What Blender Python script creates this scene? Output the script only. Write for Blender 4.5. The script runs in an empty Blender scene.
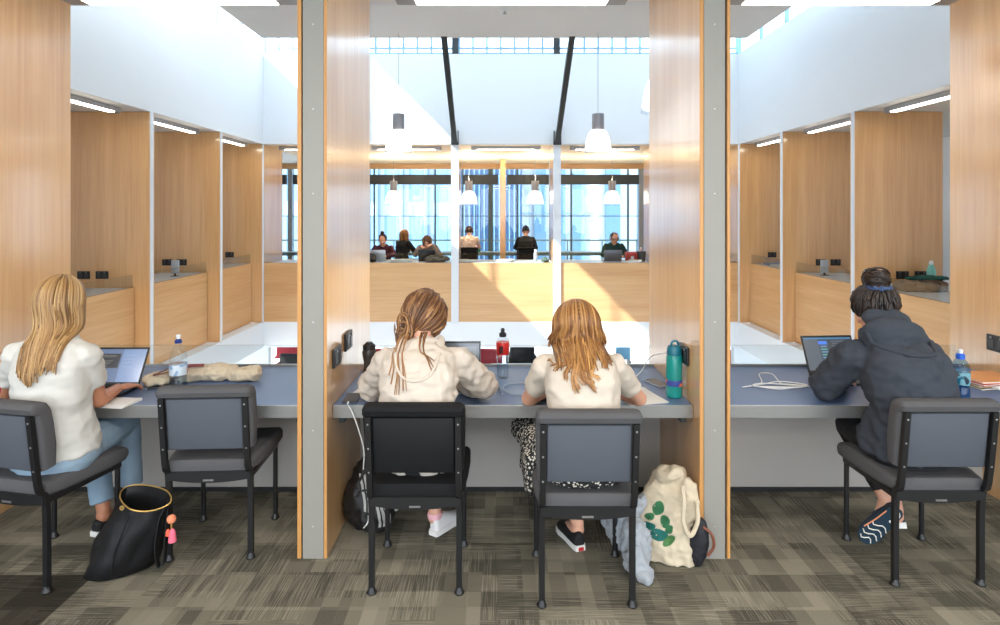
EXPOSURE = 0.6
SKYCOL = (.80, .90, 1.0)
SKY = 3.0
SUN = 14
PANEL = 25
import bpy, bmesh, math, random
from mathutils import Vector, Matrix, noise, Quaternion
V = Vector
C = bpy.context.scene.collection
PI = math.pi
rad = math.radians
PM = {}                      # object name -> matrix its children's world geometry is brought into

# ------------------------------------------------------------------ materials
def _new(name):
    m = bpy.data.materials.new(name)
    m.use_nodes = True
    nt = m.node_tree
    for n in list(nt.nodes):
        nt.nodes.remove(n)
    out = nt.nodes.new('ShaderNodeOutputMaterial')
    return m, nt, out

def nd(nt, t, **kw):
    n = nt.nodes.new(t)
    for k, v in kw.items():
        if k.startswith('i_'):
            key = k[2:]
            key = int(key) if key.isdigit() else key.replace('_', ' ')
            n.inputs[key].default_value = v
        else:
            setattr(n, k, v)
    return n

def c4(c):
    return (c[0], c[1], c[2], 1.0)

def srgb(r, g, b):
    f = lambda u: (u / 255 / 12.92) if u / 255 <= .04045 else ((u / 255 + .055) / 1.055) ** 2.4
    return (f(r), f(g), f(b))

def mat(name, col, rough=.5, metal=0., var=.08, scale=12., bump=0., bscale=60., stretch=(1, 1, 1), coat=0., spec=.5, sheen=0.):
    m, nt, out = _new(name)
    p = nd(nt, 'ShaderNodeBsdfPrincipled')
    p.inputs['Roughness'].default_value = rough
    p.inputs['Metallic'].default_value = metal
    p.inputs['Coat Weight'].default_value = coat
    p.inputs['Coat Roughness'].default_value = .15
    p.inputs['Specular IOR Level'].default_value = spec
    p.inputs['Sheen Weight'].default_value = sheen
    tc = nd(nt, 'ShaderNodeTexCoord')
    mp = nd(nt, 'ShaderNodeMapping')
    mp.inputs['Scale'].default_value = stretch
    nt.links.new(tc.outputs['Object'], mp.inputs['Vector'])
    no = nd(nt, 'ShaderNodeTexNoise')
    no.inputs['Scale'].default_value = scale
    no.inputs['Detail'].default_value = 4
    nt.links.new(mp.outputs[0], no.inputs['Vector'])
    mx = nd(nt, 'ShaderNodeMix', data_type='RGBA')
    mx.inputs[6].default_value = c4([min(1, c * (1 - var)) for c in col])
    mx.inputs[7].default_value = c4([min(1, c * (1 + var)) for c in col])
    nt.links.new(no.outputs[0], mx.inputs[0])
    nt.links.new(mx.outputs[2], p.inputs['Base Color'])
    if bump:
        n2 = nd(nt, 'ShaderNodeTexNoise')
        n2.inputs['Scale'].default_value = bscale
        nt.links.new(tc.outputs['Object'], n2.inputs['Vector'])
        b = nd(nt, 'ShaderNodeBump')
        b.inputs['Strength'].default_value = bump
        b.inputs['Distance'].default_value = .01
        nt.links.new(n2.outputs[0], b.inputs['Height'])
        nt.links.new(b.outputs[0], p.inputs['Normal'])
    nt.links.new(p.outputs[0], out.inputs[0])
    return m

def wood(name, light, dark, axis='Z', rough=.32, coat=.0, board=.0, spec=.5):
    """veneer: long grain along AXIS, slow tone shifts between strips of veneer"""
    m, nt, out = _new(name)
    p = nd(nt, 'ShaderNodeBsdfPrincipled', i_Roughness=rough)
    p.inputs['Coat Weight'].default_value = coat
    p.inputs['Coat Roughness'].default_value = .14
    p.inputs['Coat IOR'].default_value = 1.8 if coat > .5 else 1.5
    p.inputs['Specular IOR Level'].default_value = spec
    tc = nd(nt, 'ShaderNodeTexCoord')
    def layer(across, along, detail, dist=0.):
        mp = nd(nt, 'ShaderNodeMapping')
        s = [across] * 3
        s['XYZ'.index(axis)] = along
        mp.inputs['Scale'].default_value = s
        nt.links.new(tc.outputs['Object'], mp.inputs['Vector'])
        n = nd(nt, 'ShaderNodeTexNoise')
        n.inputs['Scale'].default_value = 1
        n.inputs['Detail'].default_value = detail
        n.inputs['Distortion'].default_value = dist
        nt.links.new(mp.outputs[0], n.inputs['Vector'])
        return n
    a = layer(55, 1.6, 5, .4)
    b = layer(5, .35, 2)
    c = layer(13, .5, 3, 1.2)
    ad = nd(nt, 'ShaderNodeMath', operation='ADD')
    nt.links.new(a.outputs[0], ad.inputs[0]); nt.links.new(b.outputs[0], ad.inputs[1])
    ad2 = nd(nt, 'ShaderNodeMath', operation='ADD')
    nt.links.new(ad.outputs[0], ad2.inputs[0]); nt.links.new(c.outputs[0], ad2.inputs[1])
    mr = nd(nt, 'ShaderNodeMapRange')
    mr.inputs[1].default_value = 1.05; mr.inputs[2].default_value = 1.95
    nt.links.new(ad2.outputs[0], mr.inputs[0])
    mx = nd(nt, 'ShaderNodeMix', data_type='RGBA')
    mx.inputs[6].default_value = c4(dark); mx.inputs[7].default_value = c4(light)
    nt.links.new(mr.outputs[0], mx.inputs[0])
    nt.links.new(mx.outputs[2], p.inputs['Base Color'])
    nt.links.new(p.outputs[0], out.inputs[0])
    return m

def glass(name, tint=(.97, .99, 1), ior=1.45, rough=.0, gloss=1.):
    m, nt, out = _new(name)
    t = nd(nt, 'ShaderNodeBsdfTransparent'); t.inputs[0].default_value = c4(tint)
    g = nd(nt, 'ShaderNodeBsdfGlossy'); g.inputs['Roughness'].default_value = rough
    g.inputs[0].default_value = (gloss, gloss, gloss, 1)
    lw = nd(nt, 'ShaderNodeLayerWeight'); lw.inputs[0].default_value = .5
    pw = nd(nt, 'ShaderNodeMath', operation='POWER'); pw.inputs[1].default_value = 5
    nt.links.new(lw.outputs['Facing'], pw.inputs[0])
    f = nd(nt, 'ShaderNodeMath', operation='MULTIPLY_ADD'); f.inputs[1].default_value = .9; f.inputs[2].default_value = .035
    nt.links.new(pw.outputs[0], f.inputs[0])
    mx = nd(nt, 'ShaderNodeMixShader')
    nt.links.new(f.outputs[0], mx.inputs[0]); nt.links.new(t.outputs[0], mx.inputs[1]); nt.links.new(g.outputs[0], mx.inputs[2])
    nt.links.new(mx.outputs[0], out.inputs[0])
    return m

def emis(name, col, s):
    m, nt, out = _new(name)
    e = nd(nt, 'ShaderNodeEmission'); e.inputs[0].default_value = c4(col); e.inputs[1].default_value = s
    nt.links.new(e.outputs[0], out.inputs[0])
    return m

def screen(name, col, s=.55):
    m, nt, out = _new(name)
    e = nd(nt, 'ShaderNodeEmission'); e.inputs[0].default_value = c4(col); e.inputs[1].default_value = s
    g = nd(nt, 'ShaderNodeBsdfGlossy'); g.inputs['Roughness'].default_value = .15; g.inputs[0].default_value = (.12, .12, .13, 1)
    a = nd(nt, 'ShaderNodeAddShader')
    nt.links.new(e.outputs[0], a.inputs[0]); nt.links.new(g.outputs[0], a.inputs[1]); nt.links.new(a.outputs[0], out.inputs[0])
    return m

def hair_mat(name, dark, mid, light):
    m, nt, out = _new(name)
    p = nd(nt, 'ShaderNodeBsdfPrincipled', i_Roughness=.42)
    at = nd(nt, 'ShaderNodeAttribute'); at.attribute_name = 'strand'
    r = nd(nt, 'ShaderNodeValToRGB')
    r.color_ramp.elements[0].color = c4(dark); r.color_ramp.elements[1].color = c4(light)
    e = r.color_ramp.elements.new(.5); e.color = c4(mid)
    nt.links.new(at.outputs['Fac'], r.inputs[0])
    nt.links.new(r.outputs[0], p.inputs['Base Color'])
    nt.links.new(p.outputs[0], out.inputs[0])
    return m

# ------------------------------------------------------------------ mesh building
def BM():
    return bmesh.new()

def box(bm, x0, x1, y0, y1, z0, z1, bev=0., M=None, mi=0, seg=2):
    mtx = Matrix.Translation(((x0 + x1) / 2, (y0 + y1) / 2, (z0 + z1) / 2)) @ Matrix.Diagonal((abs(x1 - x0), abs(y1 - y0), abs(z1 - z0), 1))
    if M is not None:
        mtx = M @ mtx
    n0 = len(bm.faces)
    r = bmesh.ops.create_cube(bm, size=1, matrix=mtx)
    if bev:
        es = list({e for v in r['verts'] for e in v.link_edges})
        bmesh.ops.bevel(bm, geom=es, offset=bev, segments=seg, affect='EDGES', profile=.5)
    if mi:
        bm.faces.ensure_lookup_table()
        for f in bm.faces[n0:]:
            f.material_index = mi

def loft(bm, rings, cap=True, mi=0, closed=False):
    vs = [[bm.verts.new(p) for p in r] for r in rings]
    n = len(vs[0])
    fs = []
    m = len(vs)
    for i in range(m if closed else m - 1):
        a, b = vs[i], vs[(i + 1) % m]
        for k in range(n):
            fs.append(bm.faces.new((a[k], a[(k + 1) % n], b[(k + 1) % n], b[k])))
    if cap and not closed:
        fs.append(bm.faces.new(list(reversed(vs[0]))))
        fs.append(bm.faces.new(vs[-1]))
    for f in fs:
        f.material_index = mi
    return vs

def frames(pts):
    pts = [V(p) for p in pts]
    out = []
    u = None
    for i, p in enumerate(pts):
        t = (pts[min(i + 1, len(pts) - 1)] - pts[max(i - 1, 0)])
        t = t.normalized() if t.length > 1e-9 else V((0, 0, 1))
        if u is None:
            u = t.orthogonal().normalized()
        else:
            u = (u - t * u.dot(t))
            u = u.normalized() if u.length > 1e-6 else t.orthogonal().normalized()
        out.append((p, t, u, t.cross(u)))
    return out

def tube(bm, pts, r, seg=8, cap=True, mi=0, closed=False):
    fr = frames(pts)
    rings = []
    for i, (p, t, u, w) in enumerate(fr):
        ri = r[i] if isinstance(r, (list, tuple)) else r
        rings.append([p + (u * math.cos(2 * PI * k / seg) + w * math.sin(2 * PI * k / seg)) * ri for k in range(seg)])
    return loft(bm, rings, cap, mi, closed)

def smooth_path(pts, n=8):
    """Catmull-Rom through the points"""
    pts = [V(p) for p in pts]
    P = [pts[0] * 2 - pts[1]] + pts + [pts[-1] * 2 - pts[-2]]
    out = []
    for i in range(1, len(P) - 2):
        a, b, c, d = P[i - 1], P[i], P[i + 1], P[i + 2]
        for k in range(n):
            t = k / n
            out.append(.5 * ((2 * b) + (c - a) * t + (2 * a - 5 * b + 4 * c - d) * t * t + (3 * b - a - 3 * c + d) * t ** 3))
    out.append(pts[-1])
    return out

def lathe(bm, prof, c=(0, 0, 0), seg=20, mi=0, cap=True, M=None):
    c = V(c)
    rings = []
    for r, z in prof:
        ring = [V((r * math.cos(2 * PI * k / seg), r * math.sin(2 * PI * k / seg), z)) for k in range(seg)]
        if M is not None:
            ring = [M @ p for p in ring]
        rings.append([c + p for p in ring])
    return loft(bm, rings, cap, mi)

def capsule(bm, p0, p1, r0, r1, seg=12, sq=1.):
    """round cone between two joints"""
    p0, p1 = V(p0), V(p1)
    t = (p1 - p0).normalized()
    u = t.orthogonal().normalized(); w = t.cross(u)
    rings = []
    for k in range(0, 4):
        a = -PI / 2 + (k + .35) * (PI / 2) / 4
        rings.append((p0 + t * math.sin(a) * r0, r0 * math.cos(a)))
    for k in range(0, 3):
        f = k / 2
        rings.append((p0.lerp(p1, f), r0 + (r1 - r0) * f))
    for k in range(1, 5):
        a = (k - .35) * (PI / 2) / 4
        rings.append((p1 + t * math.sin(a) * r1, r1 * math.cos(a)))
    loft(bm, [[c + (u * math.cos(2 * PI * k / seg) + w * math.sin(2 * PI * k / seg)) * r for k in range(seg)] for c, r in rings])

def ell(bm, c, a, b, d, seg=20):
    """ellipsoid: centre and three half-axis vectors"""
    M = Matrix((V(a), V(b), V(d))).transposed().to_4x4()
    bmesh.ops.create_uvsphere(bm, u_segments=seg, v_segments=max(8, seg // 2), radius=1, matrix=Matrix.Translation(V(c)) @ M)

def rrect(w, h, r, n=4):
    """rounded-rectangle outline in 2D"""
    out = []
    for cx, cy, a0 in ((w / 2 - r, h / 2 - r, 0), (-w / 2 + r, h / 2 - r, PI / 2), (-w / 2 + r, -h / 2 + r, PI), (w / 2 - r, -h / 2 + r, 1.5 * PI)):
        for k in range(n + 1):
            a = a0 + PI / 2 * k / n
            out.append((cx + r * math.cos(a), cy + r * math.sin(a)))
    return out

def set_smooth(me, ang=38):
    for p in me.polygons:
        p.use_smooth = True
    me.set_sharp_from_angle(angle=rad(ang))

def finish(name, bm, mats, parent=None, smooth=True, ang=38):
    """link a bmesh (or a mesh) as ONE object; geometry is given in world space, or in the parent's own space while it sits at the origin"""
    if isinstance(bm, bmesh.types.BMesh):
        bmesh.ops.recalc_face_normals(bm, faces=bm.faces)
        me = bpy.data.meshes.new(name)
        bm.to_mesh(me); bm.free()
    else:
        me = bm; me.name = name
    if parent is not None and parent.name in PM:
        me.transform(PM[parent.name].inverted())
    for m in (mats if isinstance(mats, (list, tuple)) else [mats]):
        me.materials.append(m)
    if smooth:
        set_smooth(me, ang)
    o = bpy.data.objects.new(name, me)
    C.objects.link(o)
    if parent is not None:
        o.parent = parent
        if parent.name in PM:
            PM[o.name] = PM[parent.name]
    return o

def tag(o, label=None, cat=None, group=None, kind=None):
    if label: o['label'] = label
    if cat: o['category'] = cat
    if group: o['group'] = group
    if kind: o['kind'] = kind
    return o

def thing(name, label, cat, loc=(0, 0, 0), rz=0., group=None, kind=None):
    o = bpy.data.objects.new(name, None)
    o.empty_display_size = .1
    C.objects.link(o)
    o.location = loc; o.rotation_euler = (0, 0, rz)
    PM[o.name] = Matrix.Translation(V(loc)) @ Matrix.Rotation(rz, 4, 'Z')
    return tag(o, label, cat, group, kind)

def struct(name, bm, m, parent=None, smooth=False):
    o = finish(name, bm, m, parent, smooth)
    if parent is None:
        o['kind'] = 'structure'
    return o

def dup(root, loc, rz=0., label=None, group=None):
    kids = {}
    for o in C.objects:
        if o.parent is not None:
            kids.setdefault(o.parent.name, []).append(o)
    def rec(o, parent):
        c = o.copy()
        C.objects.link(c)
        if parent is not None:
            c.parent = parent
        for ch in kids.get(o.name, []):
            rec(ch, c)
        return c
    r = rec(root, None)
    r.location = loc; r.rotation_euler = (0, 0, rz)
    if label: r['label'] = label
    if group: r['group'] = group
    return r

def remesh(bm, voxel, it=4, fac=.5, disp=None):
    """melt overlapping shapes into one continuous skin; DISP(p, n) moves each vertex along its normal"""
    bmesh.ops.recalc_face_normals(bm, faces=bm.faces)
    me = bpy.data.meshes.new('tmp'); bm.to_mesh(me); bm.free()
    o = bpy.data.objects.new('tmp', me); C.objects.link(o)
    md = o.modifiers.new('r', 'REMESH'); md.mode = 'VOXEL'; md.voxel_size = voxel; md.adaptivity = 0
    if it:
        s = o.modifiers.new('s', 'SMOOTH'); s.factor = fac; s.iterations = it
    bpy.context.view_layer.update()
    dg = bpy.context.evaluated_depsgraph_get()
    out = bpy.data.meshes.new_from_object(o.evaluated_get(dg))
    bpy.data.objects.remove(o); bpy.data.meshes.remove(me)
    if disp:
        ns = [v.normal.copy() for v in out.vertices]
        for v, n in zip(out.vertices, ns):
            v.co = v.co + n * disp(v.co, n)
        out.update()
    return out

def wrinkle(amp=.006, f=(9, 9, 14), seed=0., sharp=1.):
    def d(p, n):
        q = V((p.x * f[0] + seed, p.y * f[1] + seed * .7, p.z * f[2] - seed))
        a = noise.noise(q) ; b = noise.noise(q * 2.3 + V((7, 3, 1)))
        r = 1 - abs(a) * 2.2
        return amp * (.6 * r + .5 * b - .3) * sharp
    return d

# a pixel of the photograph at depth d -> a point of the place
FPX, VX, VY, H = 600., 498., 212., 1.7
def at(px, py, d):
    return V(((px - VX) * d / FPX, d, H - (py - VY) * d / FPX))
# ------------------------------------------------------------------ camera, world, sun
cam = bpy.data.objects.new('camera', bpy.data.cameras.new('camera'))
C.objects.link(cam)
cam.location = (0, 0, H); cam.rotation_euler = (PI / 2, 0, 0)
cam.data.sensor_width = 36; cam.data.lens = 36 * FPX / 1000
cam.data.shift_x = .002; cam.data.shift_y = -.1005
cam.data.clip_start = .05; cam.data.clip_end = 200
sc = bpy.context.scene
sc.camera = cam
vs = sc.view_settings
vs.view_transform = 'Standard'; vs.look = 'None'; vs.gamma = 1; vs.use_curve_mapping = False
vs.exposure = EXPOSURE
w = bpy.data.worlds.new('world'); sc.world = w; w.use_nodes = True
bg = w.node_tree.nodes.get('Background') or w.node_tree.nodes.new('ShaderNodeBackground')
bg.inputs[0].default_value = c4(SKYCOL); bg.inputs[1].default_value = SKY
sun = bpy.data.objects.new('sun', bpy.data.lights.new('sun', 'SUN')); C.objects.link(sun)
sun.data.energy = SUN; sun.data.angle = rad(.6); sun.data.color = (1, .96, .9)
sun.rotation_euler = V((1, .40, -1)).to_track_quat('-Z', 'Y').to_euler()
sun.location = (-8, -2, 12)

# ------------------------------------------------------------------ materials of the setting
WL = srgb(229, 183, 127); WD = srgb(207, 155, 100)
M_wood = wood('oak_veneer_upright', WL, WD, 'Z', rough=.30, coat=.9)
M_woodx = wood('oak_veneer_level', srgb(222, 178, 126), srgb(203, 152, 98), 'X', rough=.38, coat=.1)
M_woody = wood('oak_veneer_level_deep', srgb(222, 178, 126), srgb(203, 152, 98), 'Y', rough=.38, coat=.1)
M_edge = wood('oak_edge', srgb(206, 152, 90), srgb(180, 126, 68), 'Z', rough=.45)
M_white = mat('white_plaster', srgb(236, 239, 242), .6, var=.012, scale=2)
M_soffit = mat('soffit_white', srgb(238, 238, 236), .65, var=.012, scale=2)
M_ceilglow = mat('warm_glow_ceiling', srgb(250, 226, 186), .6, var=.02, scale=3)  # warm glow of bounced light put into the far ceiling's colour
M_grey = mat('grey_painted_board', srgb(178, 172, 165), .6, var=.02, scale=3)
M_post = mat('grey_painted_steel', srgb(142, 139, 132), .5, var=.02, scale=6)
M_postw = mat('white_painted_steel', srgb(225, 228, 232), .45, var=.02, scale=6)
M_black = mat('black_gap', (.012, .012, .013), .6)
M_dark = mat('charcoal_steel', srgb(52, 56, 58), .45, var=.1)
M_alu = mat('brushed_aluminium', srgb(158, 158, 156), .35, metal=.75, var=.06, scale=30, stretch=(.4, 6, 20))
M_desk = mat('blue_grey_laminate', srgb(90, 111, 148), .32, var=.03, scale=300, spec=.45)
M_glass = glass('clear_glass')
M_glasst = glass('blue_glass', (.90, .96, 1.0))
M_glassg = glass('balustrade_glass', (.93, .955, .96), gloss=.6)
M_lamp = emis('lamp_diffuser', (1, .90, .74), 11)
M_lampbody = mat('lamp_body_grey', srgb(160, 160, 162), .4, metal=.4)
M_outlet = mat('black_socket_plate', (.012, .012, .013), .35)
M_silver = mat('silver', srgb(190, 190, 192), .3, metal=.9)

def carpet(name):
    m, nt, out = _new(name)
    L = nt.links.new
    p = nd(nt, 'ShaderNodeBsdfPrincipled', i_Roughness=.95)
    p.inputs['Specular IOR Level'].default_value = .15
    tc = nd(nt, 'ShaderNodeTexCoord')
    sx = nd(nt, 'ShaderNodeSeparateXYZ'); L(tc.outputs['Object'], sx.inputs[0])
    # tile cells of 0.5 m pick whether the lines run across or away
    sc_ = nd(nt, 'ShaderNodeVectorMath', operation='SCALE'); sc_.inputs['Scale'].default_value = 2.0
    L(tc.outputs['Object'], sc_.inputs[0])
    fl = nd(nt, 'ShaderNodeVectorMath', operation='FLOOR'); L(sc_.outputs[0], fl.inputs[0])
    wn = nd(nt, 'ShaderNodeTexWhiteNoise', noise_dimensions='2D'); L(fl.outputs[0], wn.inputs['Vector'])
    pick = nd(nt, 'ShaderNodeMath', operation='GREATER_THAN'); pick.inputs[1].default_value = .42
    L(wn.outputs['Value'], pick.inputs[0])
    def lines(scale):
        mp = nd(nt, 'ShaderNodeMapping'); mp.inputs['Scale'].default_value = scale
        L(tc.outputs['Object'], mp.inputs['Vector'])
        n = nd(nt, 'ShaderNodeTexNoise'); n.inputs['Scale'].default_value = 1; n.inputs['Detail'].default_value = 2
        L(mp.outputs[0], n.inputs['Vector'])
        return n
    a = lines((190, 5, 1)); b = lines((5, 190, 1))
    mix = nd(nt, 'ShaderNodeMix'); L(pick.outputs[0], mix.inputs[0]); L(b.outputs[0], mix.inputs[2]); L(a.outputs[0], mix.inputs[3])
    st = nd(nt, 'ShaderNodeMapRange'); st.inputs[1].default_value = .46; st.inputs[2].default_value = .60; L(mix.outputs[0], st.inputs[0])
    # patches
    def cells(sx_, sy_, seed):
        mp = nd(nt, 'ShaderNodeMapping'); mp.inputs['Scale'].default_value = (sx_, sy_, 1); mp.inputs['Location'].default_value = (seed, seed * 1.7, 0)
        L(tc.outputs['Object'], mp.inputs['Vector'])
        f = nd(nt, 'ShaderNodeVectorMath', operation='FLOOR'); L(mp.outputs[0], f.inputs[0])
        wv = nd(nt, 'ShaderNodeTexWhiteNoise', noise_dimensions='2D'); L(f.outputs[0], wv.inputs['Vector'])
        return wv
    c1 = cells(4.0, 8.0, .3); c2 = cells(8.0, 4.0, 5.1); c3 = cells(9, 9, 2.2)
    s1 = nd(nt, 'ShaderNodeMath', operation='ADD'); L(c1.outputs[0], s1.inputs[0]); L(c2.outputs[0], s1.inputs[1])
    s1b = nd(nt, 'ShaderNodeMath', operation='MULTIPLY_ADD'); s1b.inputs[1].default_value = .6; L(c3.outputs[0], s1b.inputs[0]); L(s1.outputs[0], s1b.inputs[2])
    pr = nd(nt, 'ShaderNodeMapRange'); pr.inputs[1].default_value = .5; pr.inputs[2].default_value = 2.3; L(s1b.outputs[0], pr.inputs[0])
    # pile
    fz = nd(nt, 'ShaderNodeTexNoise'); fz.inputs['Scale'].default_value = 260; fz.inputs['Detail'].default_value = 2; L(tc.outputs['Object'], fz.inputs['Vector'])
    c5 = cells(5.3, 5.3, 9.4)
    gm = nd(nt, 'ShaderNodeMath', operation='GREATER_THAN'); gm.inputs[1].default_value = .30; L(c5.outputs[0], gm.inputs[0])
    pl = nd(nt, 'ShaderNodeMix'); L(gm.outputs[0], pl.inputs[0]); pl.inputs[2].default_value = .55; L(st.outputs[0], pl.inputs[3])
    st = pl
    mul = nd(nt, 'ShaderNodeMath', operation='MULTIPLY_ADD'); mul.inputs[1].default_value = .26; L(st.outputs[0], mul.inputs[0])
    half = nd(nt, 'ShaderNodeMath', operation='MULTIPLY'); half.inputs[1].default_value = .5; L(pr.outputs[0], half.inputs[0]); L(half.outputs[0], mul.inputs[2])
    fa = nd(nt, 'ShaderNodeMath', operation='MULTIPLY_ADD'); fa.inputs[1].default_value = .55; L(fz.outputs[0], fa.inputs[0]); L(mul.outputs[0], fa.inputs[2])
    fs = nd(nt, 'ShaderNodeMath', operation='SUBTRACT'); fs.inputs[1].default_value = .26; L(fa.outputs[0], fs.inputs[0])
    r = nd(nt, 'ShaderNodeValToRGB'); L(fs.outputs[0], r.inputs[0])
    r.color_ramp.elements[0].color = c4(srgb(76, 73, 64)); r.color_ramp.elements[0].position = .12
    r.color_ramp.elements[1].color = c4(srgb(164, 156, 138)); r.color_ramp.elements[1].position = .92
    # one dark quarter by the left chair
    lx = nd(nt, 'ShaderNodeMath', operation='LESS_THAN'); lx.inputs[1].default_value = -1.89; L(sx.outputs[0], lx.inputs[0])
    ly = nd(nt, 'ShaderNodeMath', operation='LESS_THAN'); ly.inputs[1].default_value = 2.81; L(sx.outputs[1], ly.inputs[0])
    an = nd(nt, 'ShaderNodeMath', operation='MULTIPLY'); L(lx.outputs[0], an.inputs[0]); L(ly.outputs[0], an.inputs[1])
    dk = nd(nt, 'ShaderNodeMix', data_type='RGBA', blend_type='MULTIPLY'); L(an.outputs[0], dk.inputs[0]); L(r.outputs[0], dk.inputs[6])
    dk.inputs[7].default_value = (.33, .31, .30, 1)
    L(dk.outputs[2], p.inputs['Base Color'])
    bp = nd(nt, 'ShaderNodeBump'); bp.inputs['Strength'].default_value = .5; bp.inputs['Distance'].default_value = .004; L(fa.outputs[0], bp.inputs['Height']); L(bp.outputs[0], p.inputs['Normal'])
    L(p.outputs[0], out.inputs[0])
    return m
M_carpet = carpet('carpet_tiles')
M_floor2 = mat('pale_lower_floor', srgb(150, 150, 150), .5, var=.05, scale=3)

# ------------------------------------------------------------------ the room on our side of the atrium
YP, YB = 2.948, 3.93              # front of the partitions, edge of the atrium
YD = 11.58                        # far side of the atrium
XL, XR = -4.53, 4.64              # sides of the atrium
ZN, ZC = 3.085, 3.01              # ceilings
ZW = 4.75                         # top of the white upstand walls
def b1(name, *a, m=None, bev=0.):
    bm = BM(); box(bm, *a, bev=bev); return struct(name, bm, m)

b1('floor', -7.7, 7.8, -4, 3.66, -.3, 0, m=M_carpet)
b1('ceiling_near', -7.7, 7.8, -4, YB, ZN, ZN + .25, m=M_soffit)
b1('wall_under_desk', -7.7, 7.8, 3.665, 3.80, -.42, .66, m=M_grey)
b1('baseboard_under_desk', -7.7, 7.8, 3.650, 3.664, 0, .022, m=M_black)
b1('wall_parapet_near', -7.7, 7.8, 3.805, YB, -.42, .665, m=M_woodx)
b1('wall_bulkhead_near', XL, XR, YB, YB + .1, ZN, 7.05, m=M_white)
b1('wall_bulkhead_lower_near', XL, XR, 3.80, YB, -.91, -.425, m=M_white)

# partitions of our row: a steel post faced with oak sheets
def fin(n, x0, x1, steel=True, gapside=-1):
    root = thing('wall_partition_%d' % n, None, None, (x0, YP, 0), kind='structure')
    bm = BM(); box(bm, x0, x0 + .0195, YP, YB, 0, ZN - .002)
    if n in (1, 2, 3, 4):
        pass
    finish('oak_panel', bm, M_wood, root, False)
    bm = BM(); box(bm, x1 - .0145, x1, YP, YB, 0, ZN - .002)
    finish('oak_panel', bm, M_wood, root, False)
    # raw edges of the sheets
    bm = BM(); box(bm, x0 + .0005, x0 + .0190, YP - .004, YP - .0005, 0, ZN - .002); finish('sheet_edge', bm, M_edge, root, False)
    bm = BM(); box(bm, x1 - .0140, x1 - .0005, YP - .004, YP - .0005, 0, ZN - .002); finish('sheet_edge', bm, M_edge, root, False)
    a, b = x0 + .020, x1 - .015
    g0, g1 = (a, a + .008) if gapside < 0 else (b - .012, b)
    bm = BM(); box(bm, g0, g1, YP + .02, YB - .01, 0, ZN - .002); finish('shadow_gap', bm, M_black, root, False)
    p0, p1 = (a + .008, b) if gapside < 0 else (a, b - .012)
    bm = BM(); box(bm, p0, p1, YP - .008, YB - .005, 0, ZN - .002, bev=.002)
    finish('steel_post', bm, M_post, root, False)
    for z in (2.62, 2.205, 1.79, 1.16, .63, .16):
        bm = BM(); lathe(bm, [(.004, 0), (.004, .003), (.001, .004)], (0, 0, 0), 8, M=Matrix.Translation(((p0 + p1) / 2, YP - .008, z)) @ Matrix.Rotation(PI / 2, 4, 'X'))
        finish('screw', bm, M_silver, root)
    return root
fin(1, -.985, -.840, gapside=-1)
fin(2, .990, 1.140, gapside=1)
fin(3, -2.950, -2.800, gapside=-1)
fin(4, 2.960, 3.110, gapside=1)

# side and far upstand walls, white
b1('wall_upstand_left', XL - .15, XL, YB, YD + .15, ZC, ZW, m=M_white)
b1('wall_upstand_right', XR, XR + .15, YB, YD + .15, ZC, ZW, m=M_white)
b1('wall_upstand_far', XL + .001, XR - .001, YD, YD + .15, ZC, ZW - .001, m=M_white)
# fascia bands below the parapets
b1('wall_fascia_left', XL - .15, XL, YB, YD + .15, -.91, -.42, m=M_white)
b1('wall_fascia_right', XR, XR + .15, YB, YD + .15, -.91, -.42, m=M_white)
b1('wall_fascia_far', XL + .001, XR - .001, YD, YD + .15, -.909, -.421, m=M_white)
# wing floors and ceilings
b1('floor_left', -7.7, XL - .256, YB, 16.2, -.30, 0, m=M_carpet)
b1('floor_right', XR + .256, 7.8, YB, 16.2, -.30, 0, m=M_carpet)
b1('floor_far', XL - .15, XR + .15, YD + .151, 16.2, -.30, 0, m=M_carpet)
b1('ceiling_left', -7.7, XL - .151, YB, 16.2, ZC, ZC + .2, m=M_soffit)
b1('ceiling_right', XR + .151, 7.8, YB, 16.2, ZC, ZC + .2, m=M_soffit)
b1('ceiling_far', XL - .15, XR + .15, YD + .151, 16.2, ZC, ZC + .2, m=M_ceilglow)
b1('wall_left', -7.85, -7.71, -4, 16.2, -.3, ZN + .2, m=M_white)
b1('wall_right', 7.81, 7.95, -4, 16.2, -.3, ZN + .2, m=M_white)

# partitions of the wings: white post at the atrium edge and an oak leaf running outward
def side_fin(n, s, y):
    x = XL if s < 0 else XR
    root = thing('wall_side_partition_%d' % n, None, None, (x, y, 0), kind='structure')
    bm = BM()
    xa, xb = (x - 1.15, x - .002) if s < 0 else (x + .002, x + 1.15)
    box(bm, xa, xb, y + .002, y + .10, -.42, ZC - .004); finish('oak_panel', bm, M_wood, root, False)
    bm = BM()
    xa, xb = (x - .0015, x + .014) if s < 0 else (x - .014, x + .0015)
    box(bm, xa, xb, y - .006, y + .058, -.44, ZC - .002, bev=.003); finish('white_post', bm, M_postw, root, False)
    return root
k = 0
SY = (5.84, 7.81, 9.78)
for s in (-1, 1):
    for y in SY + (YD - .06,):
        k += 1; side_fin(k, s, y)
# far partitions
FX = (-2.80, -.83, 1.14, 3.11)
def far_fin(n, x, t=.10, post=True):
    root = thing('wall_far_partition_%d' % n, None, None, (x, YD, 0), kind='structure')
    bm = BM(); box(bm, x - t / 2, x + t / 2, YD + .04, YD + 1.02, -.42, ZC - .004); finish('oak_panel', bm, M_wood, root, False)
    if post:
        bm = BM(); box(bm, x - .072, x + .072, YD - .02, YD + .039, -.45, ZC - .002, bev=.004); finish('white_post', bm, M_postw, root, False)
for i, x in enumerate(FX):
    far_fin(i + 1, x)
far_fin(5, XL - .05, post=False); far_fin(6, XR + .05, post=False)


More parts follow.
